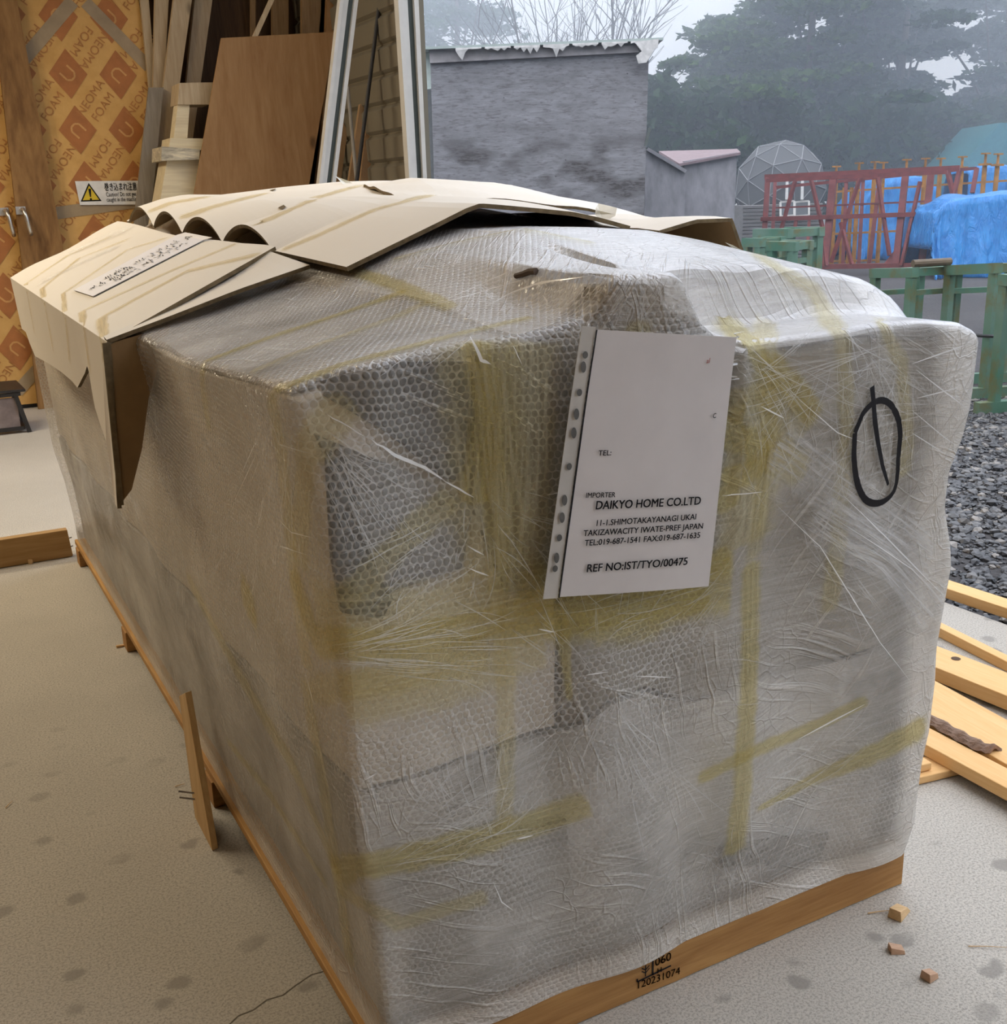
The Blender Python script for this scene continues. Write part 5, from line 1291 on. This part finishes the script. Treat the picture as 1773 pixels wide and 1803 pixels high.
def tree(name, label, trunk_px, D, regions, mat, leaf, per, group='trees beyond the yard', holes=True, spread=3.2, flat=.17, limbs=7):
    """regions: (px, py, rx, ry, n) scatter areas for boughs of leaves"""
    base = deep(trunk_px, 400, D); r = tag(empty(name, (base.x, base.y, GZ)), label, 'tree', group)
    cl = []; cents = []
    for (cx, cy, rx, ry, n_) in regions:
        k = 0; tries = 0; n_ = max(3, int(n_*.55))
        while k < n_ and tries < n_*20:
            tries += 1; a = RNG.uniform(0, 2*math.pi); rr_ = RNG.random()**.5; px, py = cx+rx*rr_*math.cos(a), cy+ry*rr_*math.sin(a)
            if holes and any((px-h[0])**2+((py-h[1])*1.3)**2 < (h[2]*1.25)**2 for h in HOLES): continue
            c_ = deep(px, py, D+RNG.normal()*spread*.5); w_ = RNG.uniform(.45, 1.15)*D/28; cl.append((tuple(c_), w_, w_*RNG.uniform(.8, 1.4)*flat, per)); cents.append(c_); k += 1
    quick_build(leaf_cloud(cl, leaf), 'crown', mat, r)
    tpz = max(c_.z for c_ in cents); t = MB(); tip = Vector((base.x+.4, base.y, min(tpz, 7.5))); t.tube([(base.x, base.y, GZ), (base.x+.1, base.y, 1.5), (base.x+.25, base.y+.1, 3.5), tuple(tip)], .19, 9, taper=.05)
    t.build('trunk', M['trunk'], r, smooth=True)
    idx = RNG.choice(len(cents), size=min(limbs, len(cents)), replace=False)
    for i in idx:
        z0 = RNG.uniform(1.2, 4.0); s0 = Vector((base.x+.15, base.y, z0)); e_ = cents[i]; md = s0.lerp(e_, .5)+Vector((0, 0, .25))
        MB().tube([s0, md, e_], .06, 6, taper=.015).build('branch', M['trunk'], r)
    return r
tree('leafy_tree', 'wide green tree with layered boughs reaching left over the low grey shed', 1400, 27, [(1270, 60, 95, 26, 16), (1240, 105, 75, 12, 10), (1400, 40, 140, 55, 42), (1310, 120, 110, 26, 20), (1420, 120, 110, 45, 34), (1230, 150, 70, 12, 7), (1340, 165, 120, 28, 24), (1450, -50, 150, 60, 26)], M['leaf'], .13, 210)
tree('leafy_tree', 'tall green tree in mist right of the layered one, behind the red steel frame', 1560, 29, [(1550, 60, 90, 75, 46), (1530, 150, 100, 50, 36), (1600, 180, 70, 45, 22), (1580, -50, 110, 60, 24)], M['leaf_dark'], .14, 210)
tree('leafy_tree', 'misty green tree with bright gaps in its crown at the right edge, above the tent', 1735, 31, [(1730, 40, 90, 60, 34), (1640, 75, 50, 60, 16), (1745, 165, 80, 40, 28), (1700, 200, 80, 30, 20), (1800, 100, 70, 90, 24), (1740, -50, 120, 60, 22)], M['leaf_dark'], .14, 200)
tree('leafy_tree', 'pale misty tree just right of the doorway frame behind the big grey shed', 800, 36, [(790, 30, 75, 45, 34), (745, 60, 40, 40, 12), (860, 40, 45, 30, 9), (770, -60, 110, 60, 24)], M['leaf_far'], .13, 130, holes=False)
def shrub(label, regions, D, mat, base_px):
    base = deep(base_px, 400, D); r = tag(empty('leafy_shrub', (base.x, base.y, GZ)), label, 'shrub', 'dark shrubs below the trees'); cl = []
    for (cx, cy, rx, ry, n_) in regions:
        for _ in range(n_):
            a = RNG.uniform(0, 2*math.pi); rr_ = RNG.random()**.5; c_ = deep(cx+rx*rr_*math.cos(a), cy+ry*rr_*math.sin(a), D+RNG.normal()*.8); c_.z = max(c_.z, .3); cl.append((tuple(c_), .7, .42, 130))
    quick_build(leaf_cloud(cl, .17, .8), 'foliage', mat, r); 
    for k in range(3): MB().tube([(base.x, base.y, GZ), (base.x+RNG.uniform(-.6, .6), base.y, 1.2), (base.x+RNG.uniform(-1.2, 1.2), base.y, 2.2)], .05, 6, taper=.02).build('stem', M['trunk'], r)
shrub('dark shrub mass behind the low grey shed roofs', [(1200, 225, 75, 55, 60), (1160, 190, 40, 30, 14), (1210, 300, 90, 40, 30)], 25.5, M['leaf_dark'], 1200)
shrub('dark shrub mass behind the netted dome', [(1360, 225, 90, 50, 64), (1370, 300, 100, 45, 40)], 26, M['leaf_dark'], 1360)
shrub('dark shrub mass above the middle of the red steel frame', [(1510, 235, 90, 50, 62), (1510, 310, 90, 60, 44)], 26.5, M['leaf_dark'], 1510)
shrub('dark shrub mass behind the tent at the right edge', [(1660, 245, 90, 45, 60), (1770, 230, 60, 50, 36), (1660, 310, 90, 40, 24)], 28, M['leaf_dark'], 1690)
# bare tree: several stems fanning out
bt = deep(1010, 330, 30); br = tag(empty('bare_tree', (bt.x, bt.y, GZ)), 'leafless tree with many fanning stems rising behind the roof of the big grey shed', 'tree', 'trees beyond the yard')
side = Vector((CR.x, CR.y, 0)).normalized(); rb = random.Random(5)
tw = MB()
def grow(p, d, ln_, r, lv):
    pts = [p]; q = p.copy(); dd = d.copy()
    for i in range(4):
        dd = (dd+Vector((rb.gauss(0, .07), rb.gauss(0, .07), rb.gauss(.03, .05)))).normalized(); q = q+dd*ln_/4; pts.append(q.copy())
    tw.tube(pts, r, 5, taper=r*.55, cap=False)
    if lv > 0:
        for k in range(3 if lv > 1 else 3):
            i = rb.choice((2, 3, 4)); nd = (dd+side*rb.gauss(0, .42)+Vector((rb.gauss(0, .2), rb.gauss(0, .2), rb.gauss(.1, .25)))).normalized()
            grow(pts[i], nd, ln_*rb.uniform(.5, .75), r*.5, lv-1)
for k in range(13):
    off = side*rb.uniform(-.5, .6); sp_ = (k-6)/6*.62+rb.gauss(0, .05)
    grow(bt+off*.6, (Vector((0, 0, 1))+side*sp_+Vector((0, rb.gauss(0, .1), 0))).normalized(), rb.uniform(2.4, 3.4), rb.uniform(.035, .07), 3)
tw.build('twigs', M['trunk'], br)
MB().tube([(bt.x, bt.y, GZ), (bt.x+.05, bt.y, 1.0), (bt.x, bt.y, bt.z+.2)], .22, 8, taper=.12).build('trunk', M['trunk'], br)

# ------------------------------------------------------------------ mist in the yard
g = G('mist'); vs = g.n('ShaderNodeVolumeScatter'); vs.inputs['Color'].default_value = (.72, .80, .90, 1); vs.inputs['Density'].default_value = .005; vs.inputs['Anisotropy'].default_value = .2
g.t.links.new(vs.outputs[0], g.out.inputs['Volume'])
o = MB().box((3.2, -24, .06), (60, 58, 14)).build('mist', g.m, origin=False); tag(o, 'thin mist hanging over the yard', 'mist', kind='stuff')
g = G('tree_mist'); vs = g.n('ShaderNodeVolumeScatter'); vs.inputs['Color'].default_value = (.72, .80, .90, 1); vs.inputs['Density'].default_value = .042; vs.inputs['Anisotropy'].default_value = .2
g.t.links.new(vs.outputs[0], g.out.inputs['Volume'])
fd = Vector((CF.x, CF.y, 0)).normalized(); sdv = Vector((fd.y, -fd.x, 0)); c0 = Vector((CAM.x, CAM.y, .08))+fd*22.3
mm_ = MB().prism([c0-sdv*24, c0+sdv*24, c0+sdv*24+Vector((0, 0, 13)), c0-sdv*24+Vector((0, 0, 13))], fd*40).build('mist', g.m, origin=False); tag(mm_, 'denser mist among the trees behind the yard', 'mist', kind='stuff')
